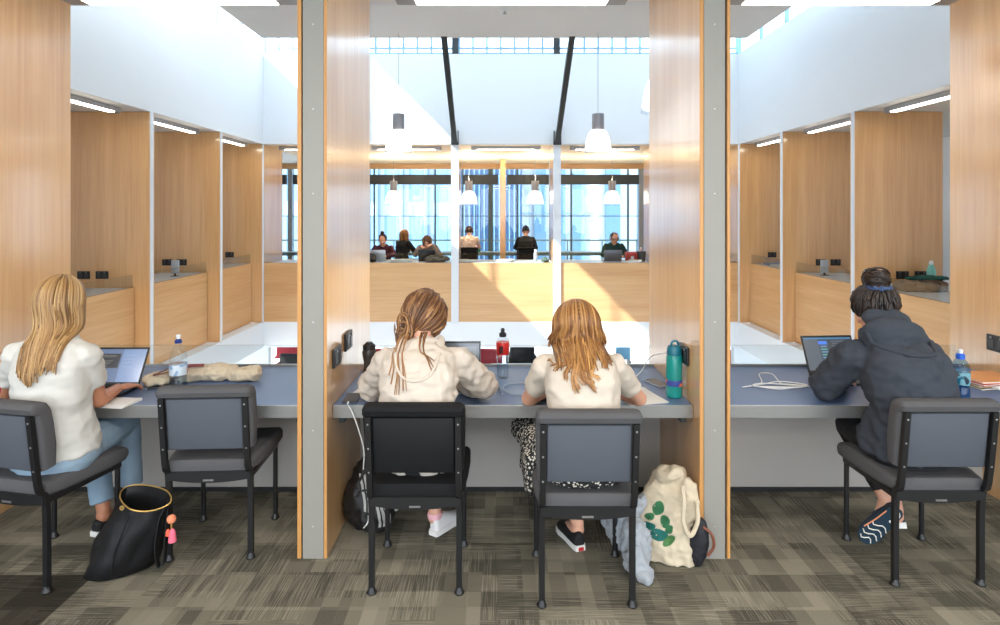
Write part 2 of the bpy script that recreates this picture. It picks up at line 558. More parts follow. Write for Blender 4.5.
# parapets of the wings (oak boards) with a low strip of glass on top
ZP = .716
segs = [YB + .11] + [y for y in SY] + [YD - .06]
k = 0
for s in (-1, 1):
    for i in range(len(segs) - 1):
        k += 1
        y0 = segs[i] + (.112 if i else .0); y1 = segs[i + 1] - .012
        x0, x1 = (XL - .25, XL - .20) if s < 0 else (XR + .20, XR + .25)
        b1('wall_side_parapet_%d' % k, x0, x1, y0, y1, -.42, ZP, m=M_woody)
        g = b1('trim_side_glass_%d' % k, x0 + .018, x1 - .018, y0, y1, ZP + .001, .885, m=M_glassg)
        sh = b1('trim_side_shelf_%d' % k, min(x0, XL - .20) if s < 0 else XR + .02, XL - .02 if s < 0 else max(x1, XR + .20), y0, y1, -.44, -.421, m=M_white)
fx = [XL + .001] + list(FX) + [XR - .001]
for i in range(len(fx) - 1):
    x0 = fx[i] + (.073 if i else 0); x1 = fx[i + 1] - (.073 if i < len(fx) - 2 else 0)
    b1('wall_far_parapet_%d' % (i + 1), x0, x1, YD + .005, YD + .05, -.42, ZP, m=M_woodx)
    b1('trim_far_glass_%d' % (i + 1), x0, x1, YD + .02, YD + .034, ZP + .001, .90, m=M_glassg)
# glass strip behind our desks
nx = [-2.80, -.985, -.84, .99, 1.14, 2.96]
for i in range(3):
    b1('trim_near_glass_%d' % (i + 1), nx[2 * i] + .002, nx[2 * i + 1] - .002, 3.872, 3.886, .666, .84, m=M_glassg)

# ------------------------------------------------------------------ roof of the atrium, hung ceiling, clerestories
b1('roof', XL - .3, XR + .3, YB, YD + .35, 7.05, 7.25, m=M_white)
b1('ceiling_hung', -3.64, 3.84, YB + .4, 9.26, 4.385, 4.62, m=M_soffit)
def clerestory(n, p0, p1, count, width=.05, rows=(), mull=None):
    """glazing between two points along the top of an upstand wall"""
    p0, p1 = V(p0), V(p1)
    d = (p1 - p0); L_ = d.length; d.normalize(); nrm = V((-d.y, d.x, 0))
    root = thing('window_%d' % n, None, None, p0, kind='structure')
    def bar(s0, s1, z0, z1, t, name, m):
        bm = BM()
        Mx = Matrix.Translation(p0) @ Matrix((d, nrm, V((0, 0, 1)))).transposed().to_4x4()
        box(bm, s0, s1, -t / 2, t / 2, z0, z1, M=Mx); finish(name, bm, m, root, False)
    bar(0, L_, 0, .03, .06, 'window_frame', mull or M_alu)
    bar(0, L_, 2.25, 2.295, .06, 'window_frame', mull or M_alu)
    for i in range(count + 1):
        s = L_ * i / count
        bar(max(0, s - width / 2), min(L_, s + width / 2), .03, 2.25, .06, 'mullion', mull or M_alu)
    for z in rows:
        bar(0, L_, z - .012, z + .012, .05, 'transom', mull or M_alu)
    bar(0, L_, .03, 2.25, .008, 'pane', M_glasst)
    return root
M_bluebar = mat('pale_blue_bar', srgb(150, 190, 222), .5)
clerestory(1, (XL - .07, YB + .15, ZW), (XL - .07, YD + .1, ZW), 8, .03, mull=M_bluebar)
clerestory(2, (XR + .07, YB + .15, ZW), (XR + .07, YD + .1, ZW), 8, .03, mull=M_bluebar)
# far clerestory: a grid of glass blocks
M_block = glass('glass_block', (.90, .97, 1.0), gloss=.5)
root = thing('window_3', None, None, (0, YD + .07, ZW), kind='structure')
bm = BM(); box(bm, XL, XR, YD + .062, YD + .078, ZW, 5.9); finish('pane', bm, M_block, root, False)
bm = BM()
n = 34
for i in range(n + 1):
    x = XL + (XR - XL) * i / n
    box(bm, x - .018, x + .018, YD + .04, YD + .10, ZW, 5.9)
for z in (ZW + .02, ZW + .125, ZW + .375, ZW + .625, ZW + .875, ZW + 1.14):
    box(bm, XL, XR, YD + .045, YD + .095, z - .018, z + .018)
finish('block_joints', bm, M_bluebar, root, False)
for x in (-.83, 1.14, -3.4, 3.7):
    bm = BM(); box(bm, x - .06, x + .06, YD + .02, YD + .12, ZW, 5.9); finish('mullion', bm, M_dark, root, False)
b1('wall_over_blocks', XL, XR, YD + .02, YD + .15, 5.905, 7.05, m=M_white)
# raking struts from the far posts up to the hung ceiling
for x in (-.83, 1.14):
    t = thing('trim_strut_%d' % (1 if x < 0 else 2), None, None, (x, YD, 3.0), kind='structure')
    a, b = V((x, YD - .03, 3.03)), V((x, 9.2, 4.43))
    dr = (b - a).normalized()
    up = V((1, 0, 0)).cross(dr)
    Mx = Matrix.Translation(a) @ Matrix((V((1, 0, 0)), dr, up)).transposed().to_4x4()
    bm = BM(); box(bm, -.045, .045, 0, (b - a).length, -.05, .05, M=Mx, bev=.004); finish('strut_bar', bm, M_dark, t, False)
    bm = BM(); box(bm, x - .075, x + .075, YD - .09, YD - .021, 2.99, 3.05); box(bm, x + .055, x + .072, YD - .09, YD - .022, 3.05, 3.26); box(bm, x - .072, x - .055, YD - .09, YD - .022, 3.05, 3.26)
    finish('bracket', bm, M_dark, t, False)

# ------------------------------------------------------------------ far windows and what lies beyond
YW = 16.2
M_winbar = mat('green_grey_window_bar', srgb(74, 96, 100), .5)
root = thing('window_4', None, None, (0, YW, 0), kind='structure')
bm = BM(); box(bm, -7.7, 7.8, YW + .05, YW + .062, .05, 2.95); finish('pane', bm, M_glass, root, False)
bm = BM(); box(bm, -7.7, 7.8, YW, YW + .10, 2.86, 3.02); finish('head_rail', bm, M_woodx, root, False)
bm = BM(); box(bm, -7.7, 7.8, YW, YW + .10, 0, .08); finish('sill_rail', bm, M_dark, root, False)
for x in (-3.52, -.20, 3.86, -5.6, 6.2):
    bm = BM(); box(bm, x - .06, x + .06, YW - .05, YW + .11, .08, 2.86); finish('mullion', bm, M_alu if x != -.20 else M_winbar, root, False)
for x in (-1.70, 1.98, 3.52, -3.35, -.95, .52, -6.3, 5.3):
    bm = BM(); box(bm, x - .02, x + .02, YW + .02, YW + .09, .08, 2.86); finish('mullion', bm, M_winbar, root, False)
bm = BM(); box(bm, -7.7, 7.8, YW + .02, YW + .09, 1.58, 1.60); finish('transom', bm, M_winbar, root, False)
# dark blinds rolled under the head rail
for i, (a, b) in enumerate(((-7.0, -5.68), (-5.5, -3.62), (-3.44, -1.0), (-.93, .0), (.24, 1.36), (1.46, 3.78), (3.95, 6.1))):
    o = b1('trim_blind_%d' % (i + 1), a, b, YW - .14, YW - .02, 2.44, 2.70, m=M_dark, bev=.01)
# two oak-clad columns in the far wing
b1('column_1', .05, .19, 14.9, 15.04, 0, ZC - .002, m=M_wood)
b1('column_2', 1.27, 1.36, 14.9, 15.0, 0, ZC - .002, m=M_alu)

# outside: a railing and the ribbed building across the yard
M_ext = mat('pale_blue_cladding', srgb(108, 150, 180), .5, var=.05, scale=1)
M_ext2 = mat('white_cladding', srgb(172, 190, 202), .5, var=.03, scale=1)
M_ext3 = mat('slate_blue_cladding', srgb(84, 120, 160), .5, var=.06, scale=1)
M_yard = mat('pale_paving', srgb(200, 200, 198), .7)
bm = BM(); box(bm, -30, 30, 16.6, 60, -4.4, -4.0); o = struct('ground_outside', bm, M_yard)
t = tag(thing('terrace_railing', None, None, (0, 17.3, 0)), 'dark metal handrail running along outside the far windows', 'railing')
bm = BM(); box(bm, -9, 9, 17.28, 17.32, .86, .91); finish('handrail', bm, M_winbar, t, False)
for i in range(19):
    bm = BM(); x = -9 + i; box(bm, x - .015, x + .015, 17.285, 17.315, -.3, .86); finish('post', bm, M_winbar, t, False)
b1('floor_terrace', -9.2, 9.2, 16.31, 17.5, -.5, -.3, m=M_yard)
t = tag(thing('white_framed_building', None, None, (-4, 27, -4)), 'bright white framed building across the yard beyond the left far window', 'building')
bm = BM(); box(bm, -11, -1.9, 27, 30, -4, 5.5); finish('wall', bm, M_ext2, t, False)
for i in range(8):
    for j in range(3):
        x = -10.6 + i * 1.1; z = -3 + j * 2.6
        bm = BM(); box(bm, x, x + .62, 26.95, 26.995, z, z + 1.9); finish('window_pane', bm, M_ext, t, False)
for i in range(9):
    bm = BM(); x = -10.9 + i * 1.1; box(bm, x - .05, x + .05, 26.8, 26.99, -4, 5.5); finish('rib', bm, M_ext, t, False)
t = tag(thing('ribbed_building', None, None, (0, 24, -4)), 'slate blue building with upright ribs beyond the middle far window', 'building')
bm = BM(); box(bm, -1.8, .95, 24, 28, -4, 5.5); finish('wall', bm, M_ext3, t, False)
for i in range(14):
    bm = BM(); x = -1.75 + i * .2; box(bm, x - .02, x + .02, 23.86, 23.99, -4, 5.5); finish('rib', bm, M_ext, t, False)
t = tag(thing('pale_building', None, None, (3, 25, -4)), 'pale panelled building beyond the right far window', 'building')
bm = BM(); box(bm, 1.0, 4.2, 25, 28, -4, 5.5); finish('wall', bm, M_ext2, t, False)
for i in range(3):
    bm = BM(); x = 1.5 + i * .8; box(bm, x, x + .5, 24.9, 24.99, -4, 5); finish('cladding_panel', bm, M_ext, t, False)
for i in range(5):
    bm = BM(); box(bm, 1.0, 4.2, 24.86, 24.9, -3 + i * 2.3, -2.93 + i * 2.3); finish('rib', bm, M_ext, t, False)
for (x0, x1, hh, lab, mm) in ((4.4, 14, 7.0, 'broad white block outside, right of the pale panelled building', M_ext2), (-22, -11.2, 8, 'broad white block outside, left of the white framed building', M_ext2)):
    t = tag(thing('white_block', None, None, ((x0 + x1) / 2, 28, -4)), lab, 'building')
    bm = BM(); box(bm, x0, x1, 28, 32, -4, hh - 2); finish('wall', bm, mm, t, False)
    for i in range(6):
        bm = BM(); x = x0 + .6 + i * 1.5; box(bm, x, x + .7, 27.95, 27.99, -3, hh - 2.6); finish('window_pane', bm, M_ext, t, False)

# ------------------------------------------------------------------ the level below
ZF2 = -3.1
b1('floor_lower', -9, 9, 2, 22, ZF2 - .2, ZF2, m=M_floor2)
b1('wall_lower_far', -9, 9, 21, 21.15, ZF2, -.92, m=M_white)
b1('wall_lower_left', -6.2, -4.82, 12.6, 12.75, ZF2, -.92, m=M_white)
b1('wall_lower_right', 4.95, 6.4, 12.6, 12.75, ZF2, -.92, m=M_white)
b1('trim_lower_door', 4.02, 4.6, 15.9, 16.0, ZF2, -.92, m=mat('beige_board', srgb(205, 185, 150), .6))
# ------------------------------------------------------------------ lamps
def linear_lamp():
    t = thing('linear_ceiling_lamp', 'x', 'lamp')
    bm = BM(); box(bm, -.69, .69, -.045, .045, .012, .075, bev=.004); finish('housing', bm, M_lampbody, t, False)
    bm = BM(); box(bm, -.57, .57, -.040, .040, 0, .0115); finish('diffuser', bm, M_lamp, t, False)
    for s in (-1, 1):
        bm = BM(); box(bm, s * .4 - .01, s * .4 + .01, -.01, .01, .0755, .129); finish('hanger', bm, M_lampbody, t, False)
        bm = BM(); box(bm, s * .69, s * .575, -.042, .042, .002, .0115); finish('end_cap', bm, M_lampbody, t, False)
    return t
l0 = linear_lamp()
near = (('over the left study bay', -1.90), ('over the middle study bay between the grey posts', .08), ('over the right study bay', 2.05))
first = True
def put_lamp(loc, rz, label, group):
    global first
    if first:
        l0.location = loc; l0.rotation_euler = (0, 0, rz); l0['label'] = label; l0['group'] = group; first = False
        return l0
    return dup(l0, loc, rz, label, group)
for nm, x in near:
    put_lamp((x, 3.60, 2.955), 0, 'linear ceiling lamp ' + nm, 'lamps over the near study bays')
for s, nm in ((-1, 'left'), (1, 'right')):
    x = XL - .24 if s < 0 else XR + .24
    for y, w_ in ((6.83, 'nearest bay'), (8.80, 'middle bay'), (10.62, 'last bay by the corner')):
        put_lamp((x, y, ZC - .077), PI / 2, 'linear ceiling lamp in the %s of the %s wing' % (w_, nm), 'lamps of the side wings')
for x, w_ in ((-3.66, 'in the corner bay behind the left grey post'), (-1.82, 'above the woman in maroon'), (.155, 'above the sunlit middle bay'), (2.125, 'above the man in green'), (3.9, 'in the corner bay beside the right grey post')):
    put_lamp((x, 11.95, ZC - .077), 0, 'linear ceiling lamp of the far row ' + w_, 'lamps of the far row')

M_shade = None
def pendant():
    t = thing('pendant_lamp', 'x', 'lamp')
    m, nt, out = _new('prismatic_shade')
    tr = nd(nt, 'ShaderNodeBsdfTranslucent'); tr.inputs[0].default_value = (.95, .95, .95, 1)
    df = nd(nt, 'ShaderNodeBsdfDiffuse'); df.inputs[0].default_value = (.9, .9, .9, 1)
    e = nd(nt, 'ShaderNodeEmission'); e.inputs[0].default_value = (1, .97, .92, 1); e.inputs[1].default_value = .55
    mx = nd(nt, 'ShaderNodeMixShader'); nt.links.new(tr.outputs[0], mx.inputs[1]); nt.links.new(df.outputs[0], mx.inputs[2])
    ad = nd(nt, 'ShaderNodeAddShader'); nt.links.new(mx.outputs[0], ad.inputs[0]); nt.links.new(e.outputs[0], ad.inputs[1]); nt.links.new(ad.outputs[0], out.inputs[0])
    bm = BM()
    prof = [(.075, .33), (.105, .325), (.135, .29), (.165, .22), (.185, .14), (.195, .06), (.198, .035)]
    inn = [(r - .006, z - .004) for r, z in reversed(prof)]
    lathe(bm, prof + inn, seg=32, cap=False); finish('shade', bm, m, t)
    bm = BM(); lathe(bm, [(.196, .035), (.206, .034), (.207, .0), (.200, 0), (.196, .030)], seg=32, cap=False)
    finish('rim', bm, glass('rim_glass', (.86, .9, .93)), t)
    bm = BM(); lathe(bm, [(.03, .58), (.088, .575), (.09, .56), (.09, .36), (.078, .34), (.06, .335)], seg=28); finish('driver_housing', bm, mat('pendant_grey', srgb(150, 150, 156), .4, metal=.3), t)
    bm = BM(); ell(bm, (0, 0, .2), (.05, 0, 0), (0, .05, 0), (0, 0, .08), 16); finish('bulb', bm, emis('pendant_bulb', (1, .95, .88), 8), t)
    return t
def cord(parent, top):
    bm = BM(); tube(bm, [(0, 0, .575), (0, 0, top)], .004, 6); return finish('cable', bm, M_alu, parent)
P0 = pendant()
cp = cord(P0, 1.79)
P0.location = (-1.49, 9.0, 2.595); P0['label'] = 'large pendant lamp with white shade in front of the sunlit far wall'; P0['group'] = 'atrium pendant lamps'
dup(P0, (1.50, 9.0, 2.595), 0, 'large pendant lamp with white shade hanging right of the right dark strut', 'atrium pendant lamps')
dup(P0, (1.485, 5.35, 2.595), 0, 'pendant lamp nearest to the desks, half hidden by the right partition', 'atrium pendant lamps')
P1_ = dup(P0, (-2.47, 14.2, 1.86), 0, 'small far pendant lamp before the left far window', 'far wing pendant lamps')
for ch in C.objects:
    if ch.parent is P1_ and ch.name.startswith('cable'):
        bm = BM(); tube(bm, [(0, 0, .575), (0, 0, ZC - 1.86)], .004, 6)
        me = bpy.data.meshes.new('cable'); bm.to_mesh(me); bm.free(); me.materials.append(M_alu); ch.data = me
dup(P1_, (-.69, 14.2, 1.86), 0, 'small far pendant lamp above the man in the pale shirt', 'far wing pendant lamps')
dup(P1_, (.88, 14.2, 1.86), 0, 'small far pendant lamp above the person in the dark beanie', 'far wing pendant lamps')
dup(P1_, (2.70, 14.2, 1.86), 0, 'small far pendant lamp above the man in green', 'far wing pendant lamps')
for o in list(C.objects):
    if o.parent is None and o.get('group') == 'far wing pendant lamps':
        ld = bpy.data.lights.new('pendant_light', 'POINT'); ld.energy = 50; ld.color = (1, .84, .62); ld.shadow_soft_size = .06
        lo = bpy.data.objects.new('pendant_light', ld); C.objects.link(lo); lo.location = (0, 0, .2); lo.parent = o
        ld = bpy.data.lights.new('added_uplight', 'AREA'); ld.shape = 'DISK'; ld.size = .16; ld.energy = 22; ld.color = (1, .86, .66)  # added upward fill to warm the far ceiling; the pendant housing is closed
        lo = bpy.data.objects.new('added_uplight', ld); C.objects.link(lo); lo.location = (0, 0, .60); lo.rotation_euler = (PI, 0, 0); lo.parent = o
# unseen fill panels added under our own ceiling to brighten the foreground
M_panel = emis('fill_panel_glow', (1, .95, .87), 5)
for x, w_ in ((-3.2, 'left'), (0, 'middle'), (3.2, 'right')):
    for y, q in ((.9, 'first'), (-1.9, 'second')):
        t = thing('ceiling_fill_panel', 'unseen fill panel added on the ceiling behind the viewer, %s of the %s row' % (w_, q), 'lamp', (x, y, ZN), group='unseen fill panels added behind the viewer')
        bm = BM(); box(bm, x - .62, x + .62, y - .32, y + .32, ZN - .03, ZN - .001); finish('frame', bm, M_lampbody, t, False)
        bm = BM(); box(bm, x - .59, x + .59, y - .29, y + .29, ZN - .034, ZN - .0305); finish('diffuser', bm, M_panel, t, False)
        ld = bpy.data.lights.new('panel_fill', 'AREA'); ld.shape = 'RECTANGLE'; ld.size = 1.18; ld.size_y = .58; ld.energy = PANEL; ld.color = (1, .93, .82)
        lo = bpy.data.objects.new('panel_fill', ld); C.objects.link(lo); lo.location = (0, 0, -.04); lo.parent = t
# sprinkler head under the hung ceiling
t = thing('ceiling_sprinkler', 'small white sprinkler head under the hung atrium ceiling', 'sprinkler', (.09, 7.97, 4.385))
bm = BM(); lathe(bm, [(.05, 4.384), (.05, 4.375), (.015, 4.37), (.015, 4.34)], (.09, 7.97, 0), 14); finish('rose', bm, M_white, t)
bm = BM(); lathe(bm, [(.004, 4.34), (.028, 4.335), (.028, 4.33), (.004, 4.325)], (.09, 7.97, 0), 14); finish('deflector', bm, M_silver, t)

# ------------------------------------------------------------------ desks
def desk(x0, x1, label):
    t = thing('study_desk', label, 'desk', ((x0 + x1) / 2, 3.42, 0), group='fixed study desks of the near row')
    bm = BM(); box(bm, x0, x1, 3.055, 3.80, .688, .72, bev=.002); finish('desktop', bm, M_desk, t, False)
    bm = BM(); box(bm, x0, x1, 3.040, 3.0545, .655, .7195, bev=.002); finish('front_edge', bm, M_alu, t, False)
    bm = BM(); box(bm, x0, x1, 3.80, 3.815, .69, .735); finish('back_rail', bm, M_alu, t, False)
    bm = BM()
    for x in (x0 + .02, x1 - .05):
        box(bm, x, x + .03, 3.08, 3.66, .62, .687)
    finish('bracket', bm, M_dark, t, False)
    return t
desk(-2.798, -.987, 'blue-grey study desk of the left bay, tote bag lying on it')
desk(-.838, .988, 'blue-grey study desk of the middle bay between the grey posts')
desk(1.142, 2.958, 'blue-grey study desk of the right bay, white cable coiled on it')

# far-row and side-row desktops
M_desk2 = mat('pale_grey_laminate', srgb(196, 200, 204), .35, var=.02)
def plain_desk(x0, x1, y0, y1, label, group):
    t = thing('wing_desk', label, 'desk', ((x0 + x1) / 2, (y0 + y1) / 2, 0), group=group)
    bm = BM(); box(bm, x0, x1, y0, y1, .68, .715, bev=.003); finish('desktop', bm, M_desk2, t, False)
    for x in (x0 + .04, x1 - .08):
        bm = BM(); box(bm, x, x + .04, y0 + .05, y1 - .05, 0, .679); finish('leg', bm, M_dark, t, False)
for i, w_ in enumerate(('corner bay behind the left grey post', 'bay of the woman in maroon', 'middle bay lit by the sun patch', 'bay of the man in green', 'corner bay beside the right grey post')):
    a = ([XL + .05] + list(FX))[i] + .08; b = (list(FX) + [XR - .05])[i] - .08
    plain_desk(a, b, YD + .06, YD + .86, 'pale desk of the far row in the ' + w_, 'desks of the far row')
for s, nm in ((-1, 'left'), (1, 'right')):
    for i, w_ in enumerate(('nearest', 'middle', 'corner')):
        y0, y1 = (SY + (YD - .06,))[i] + .13, (SY + (YD - .06,))[i + 1] - .03
        x0, x1 = (XL - .95, XL - .26) if s < 0 else (XR + .26, XR + .95)
        plain_desk(x0, x1, y0, y1, 'desk of the %s bay in the %s wing' % (w_, nm), 'desks of the side wings')
t = thing('window_counter', 'long dark green counter along the far windows', 'counter', (0, 15.3, 0))
bm = BM(); box(bm, -7, 7, 15.15, 15.75, .60, .68, bev=.005); finish('worktop', bm, mat('green_grey_top', srgb(96, 112, 108), .4), t, False)
for x in (-6.5, -4.2, -2, .9, 3.4, 6.4):
    bm = BM(); box(bm, x, x + .05, 15.2, 15.7, 0, .599); finish('leg', bm, M_dark, t, False)

# ------------------------------------------------------------------ power sockets
def outlet():
    t = thing('power_socket', 'x', 'socket')
    bm = BM(); box(bm, -.062, .062, -.012, 0, -.042, .042, bev=.004); finish('plate', bm, M_outlet, t, False)
    m1 = mat('dark_grey_socket', srgb(58, 58, 60), .3); m2 = mat('socket_rocker', srgb(120, 120, 122), .3)
    for s in (-1, 1):
        bm = BM(); box(bm, s * .03 - .018, s * .03 + .018, -.0145, -.0122, -.026, .016, bev=.001)
        finish('socket_face', bm, m1, t, False)
        bm = BM(); box(bm, s * .03 - .006, s * .03 + .006, -.0165, -.0122, .022, .034, bev=.001)
        finish('rocker', bm, m2, t, False)
    return t
o0 = outlet(); o0.location = (-.839, 3.10, .955); o0.rotation_euler = (0, 0, PI / 2)
o0['label'] = 'black power socket on the left oak partition above the phone, nearer of two'; o0['group'] = 'sockets of the near partitions'; o0.scale = (1.15, 1.15, 1.15)
dup(o0, (-.839, 3.34, .985), PI / 2, 'black power socket on the left oak partition by the black flask, farther of two', 'sockets of the near partitions')
dup(o0, (.989, 3.17, .95), -PI / 2, 'black power socket on the oak partition behind the teal bottle', 'sockets of the near partitions')
dup(o0, (2.959, 3.55, .92), -PI / 2, 'black power socket on the right oak partition above the colourful folders', 'sockets of the near partitions')
for s, nm in ((-1, 'left'), (1, 'right')):
    for i, (y, w_) in enumerate(((7.81, 'nearest'), (9.78, 'second'), (YD - .06, 'farthest'))):
        for j, dx in enumerate((.62, .86)):
            x = XL - dx if s < 0 else XR + dx
            _o = dup(o0, (x, y + .001, .88), 0, 'black power socket on the %s partition of the %s wing, %s the atrium' % (w_, nm, 'closer to' if j == 0 else 'farther from'), 'sockets of the side wings'); _o.scale = (1.3, 1.3, 1.2)

# ------------------------------------------------------------------ chairs
M_frame = mat('black_steel_tube', (.010, .010, .011), .38)
M_fab = mat('taupe_grey_fabric', srgb(84, 83, 85), .9, var=.08, scale=240, bump=.25, bscale=420, spec=.2)
M_fabr = mat('blue_grey_back_panel', srgb(80, 84, 92), .7, var=.05, scale=240, bump=.15, bscale=420, spec=.25)
M_fabk = mat('black_fabric', srgb(22, 22, 24), .85, var=.1, scale=240, bump=.25, bscale=420, spec=.25)
M_fabkr = mat('black_back_panel', srgb(17, 18, 20), .6, var=.1, scale=240, bump=.1, bscale=420, spec=.3)
def chair(mf, mp, label, group):
    t = thing('study_chair', label, 'chair', group=group)
    # upholstered seat: lofted pad, crowned in the middle and rolled over the front
    bm = BM()
    rings = []
    for y, z0, z1, wd in ((-.205, .440, .475, .395), (-.200, .428, .490, .415), (-.12, .424, .500, .440), (0, .424, .503, .455), (.14, .424, .503, .462), (.215, .426, .497, .455), (.238, .436, .484, .435), (.243, .446, .470, .41)):
        rr = min(.024, (z1 - z0) * .45)
        rings.append([(px, y, (z0 + z1) / 2 + pz) for px, pz in rrect(wd, z1 - z0, rr)])
    loft(bm, rings); finish('seat', bm, mf, t)
    # black pan under the seat, dipping at the back
    bm = BM()
    prof = []
    for k in range(13):
        x = -.20 + .40 * k / 12
        prof.append((x, .400 - .018 * (1 - (x / .2) ** 2)))
    r0 = [(x, -.212, .437) for x, z in prof] + [(x, -.212, z) for x, z in reversed(prof)]
    r1 = [(x, .20, .437) for x, z in prof] + [(x, .20, .405) for x, z in reversed(prof)]
    loft(bm, [r0, r1]); finish('seat_pan', bm, M_frame, t, False)
    bm = BM(); box(bm, -.025, .025, -.2155, -.2125, .392, .400); finish('maker_plate', bm, M_silver, t, False)
    # backrest: pad in front, its fabric rolled over top and sides, flat rear panel
    tilt = Matrix.Translation((0, -.205, .55)) @ Matrix.Rotation(rad(7), 4, 'X')
    bm = BM()
    rings = []
    for z, y0, y1, wd in ((.0, -.012, .040, .410), (.006, -.018, .054, .43), (.10, -.018, .062, .442), (.20, -.018, .060, .446), (.262, -.020, .054, .448), (.275, -.040, .050, .448), (.300, -.047, .038, .444), (.314, -.038, .018, .43), (.318, -.026, .0, .41)):
        rings.append([tilt @ V((px, (y0 + y1) / 2 + py, z)) for px, py in rrect(wd, y1 - y0, min(.022, (y1 - y0) * .45))])
    loft(bm, rings); finish('backrest', bm, mf, t)
    bm = BM(); box(bm, -.178, .178, -.030, -.0185, .008, .262, bev=.008, M=tilt); finish('back_panel', bm, mp, t)
    # frame
    for s in (-1, 1):
        bm = BM()
        x = s * .195
        pts = [V((x, -.19, .012)), V((x, -.195, .40)), tilt @ V((x, -.034, -.06)), tilt @ V((x, -.034, .272))]
        pts = smooth_path(pts, 5)
        fr = frames(pts)
        loft(bm, [[p + V((1, 0, 0)) * a + (V((1, 0, 0)).cross(tt)) * b for a, b in ((-.0125, -.011), (.0125, -.011), (.0125, .011), (-.0125, .011))] for p, tt, _, _ in fr])
        lg = finish('rear_leg', bm, M_frame, t, True, 50)
        bm = BM(); lathe(bm, [(.021, 0), (.023, .006), (.018, .014), (.013, .03)], (x, -.19, 0), 14); finish('glide', bm, M_frame, lg)
        for zz in (.02, .13, .24):
            bm = BM(); Mx = tilt @ Matrix.Translation((x, -.0455, zz)) @ Matrix.Rotation(PI / 2, 4, 'X'); lathe(bm, [(.0045, 0), (.0045, .002), (.001, .003)], (0, 0, 0), 8, M=Mx); finish('screw', bm, M_silver, lg)
        bm = BM(); tube(bm, [(x, .19, .012), (x, .19, .43)], .0125, 12)
        lg = finish('front_leg', bm, M_frame, t)
        bm = BM(); lathe(bm, [(.021, 0), (.023, .006), (.018, .014), (.013, .03)], (x, .19, 0), 14); finish('glide', bm, M_frame, lg)
        bm = BM(); box(bm, x - .0125, x + .0125, -.19, .205, .398, .426, bev=.004); finish('seat_rail', bm, M_frame, t, False)
    bm = BM(); box(bm, -.19, .19, .182, .202, .40, .424, bev=.003); finish('cross_bar', bm, M_frame, t, False)
    return t
ch0 = chair(M_fab, M_fabr, 'grey upholstered chair standing empty between the tote bags in the left bay', 'grey study chairs')
ch0['label'] = 'empty grey upholstered chair at the left desk'
ch0.location = (-1.42, 3.13, 0); ch0.rotation_euler = (0, 0, rad(3))
dup(ch0, (-2.168, 2.91, 0), -rad(12), 'grey upholstered chair under the woman in white tee and jeans', 'grey study chairs')
dup(ch0, (.384, 2.779, 0), 0, 'grey upholstered chair under the woman with straight blonde hair in patterned skirt', 'grey study chairs')
dup(ch0, (2.005, 2.927, 0), 0, 'grey upholstered chair under the person in the dark grey hoodie', 'grey study chairs')
chk = chair(M_fabk, M_fabkr, 'black upholstered chair under the woman in the cream hoodie', None)
chk.location = (-.368, 2.867, 0)
# ------------------------------------------------------------------ people
def spine_ring(c, side, tan, rx, ry, n=24, e=2.4):
    """superellipse cross-section of a torso"""
    side = (side - tan * side.dot(tan)).normalized()
    fw = tan.cross(side).normalized()
    out = []
    for k in range(n):
        a = 2 * PI * k / n
        ca, sa = math.cos(a), math.sin(a)
        out.append(c + side * rx * math.copysign(abs(ca) ** (2 / e), ca) + fw * ry * math.copysign(abs(sa) ** (2 / e), sa))
    return out

def torso(bm, J, grow=0., top=True, hem=0.):
    P = [V(J['pelvis']) - V((0, 0, .10 - hem)), V(J['pelvis']), V(J['waist']), V(J['chest']), V(J['sho']), V(J['neck'])]
    k = J.get('k', 1.)
    R = [(.150, .115), (.172, .128), (.138, .102), (.156, .110), (.138, .072), (.054, .046)]
    sd = [V(J['hipR']) - V(J['hipL'])] * 2 + [V(J['shR']) - V(J['shL'])] * 4
    pts = smooth_path(P, 4)
    fr = frames(pts)
    rings = []
    for i, (p, t, _, _) in enumerate(fr):
        f = i / 4; a = min(int(f), 4); g = f - a
        rx = R[a][0] * (1 - g) + R[a + 1][0] * g; ry = R[a][1] * (1 - g) + R[a + 1][1] * g
        s = sd[a].normalized() * (1 - g) + sd[a + 1].normalized() * g
        rings.append(spine_ring(p, s, t, rx * k + grow, ry * k + grow))
    loft(bm, rings)

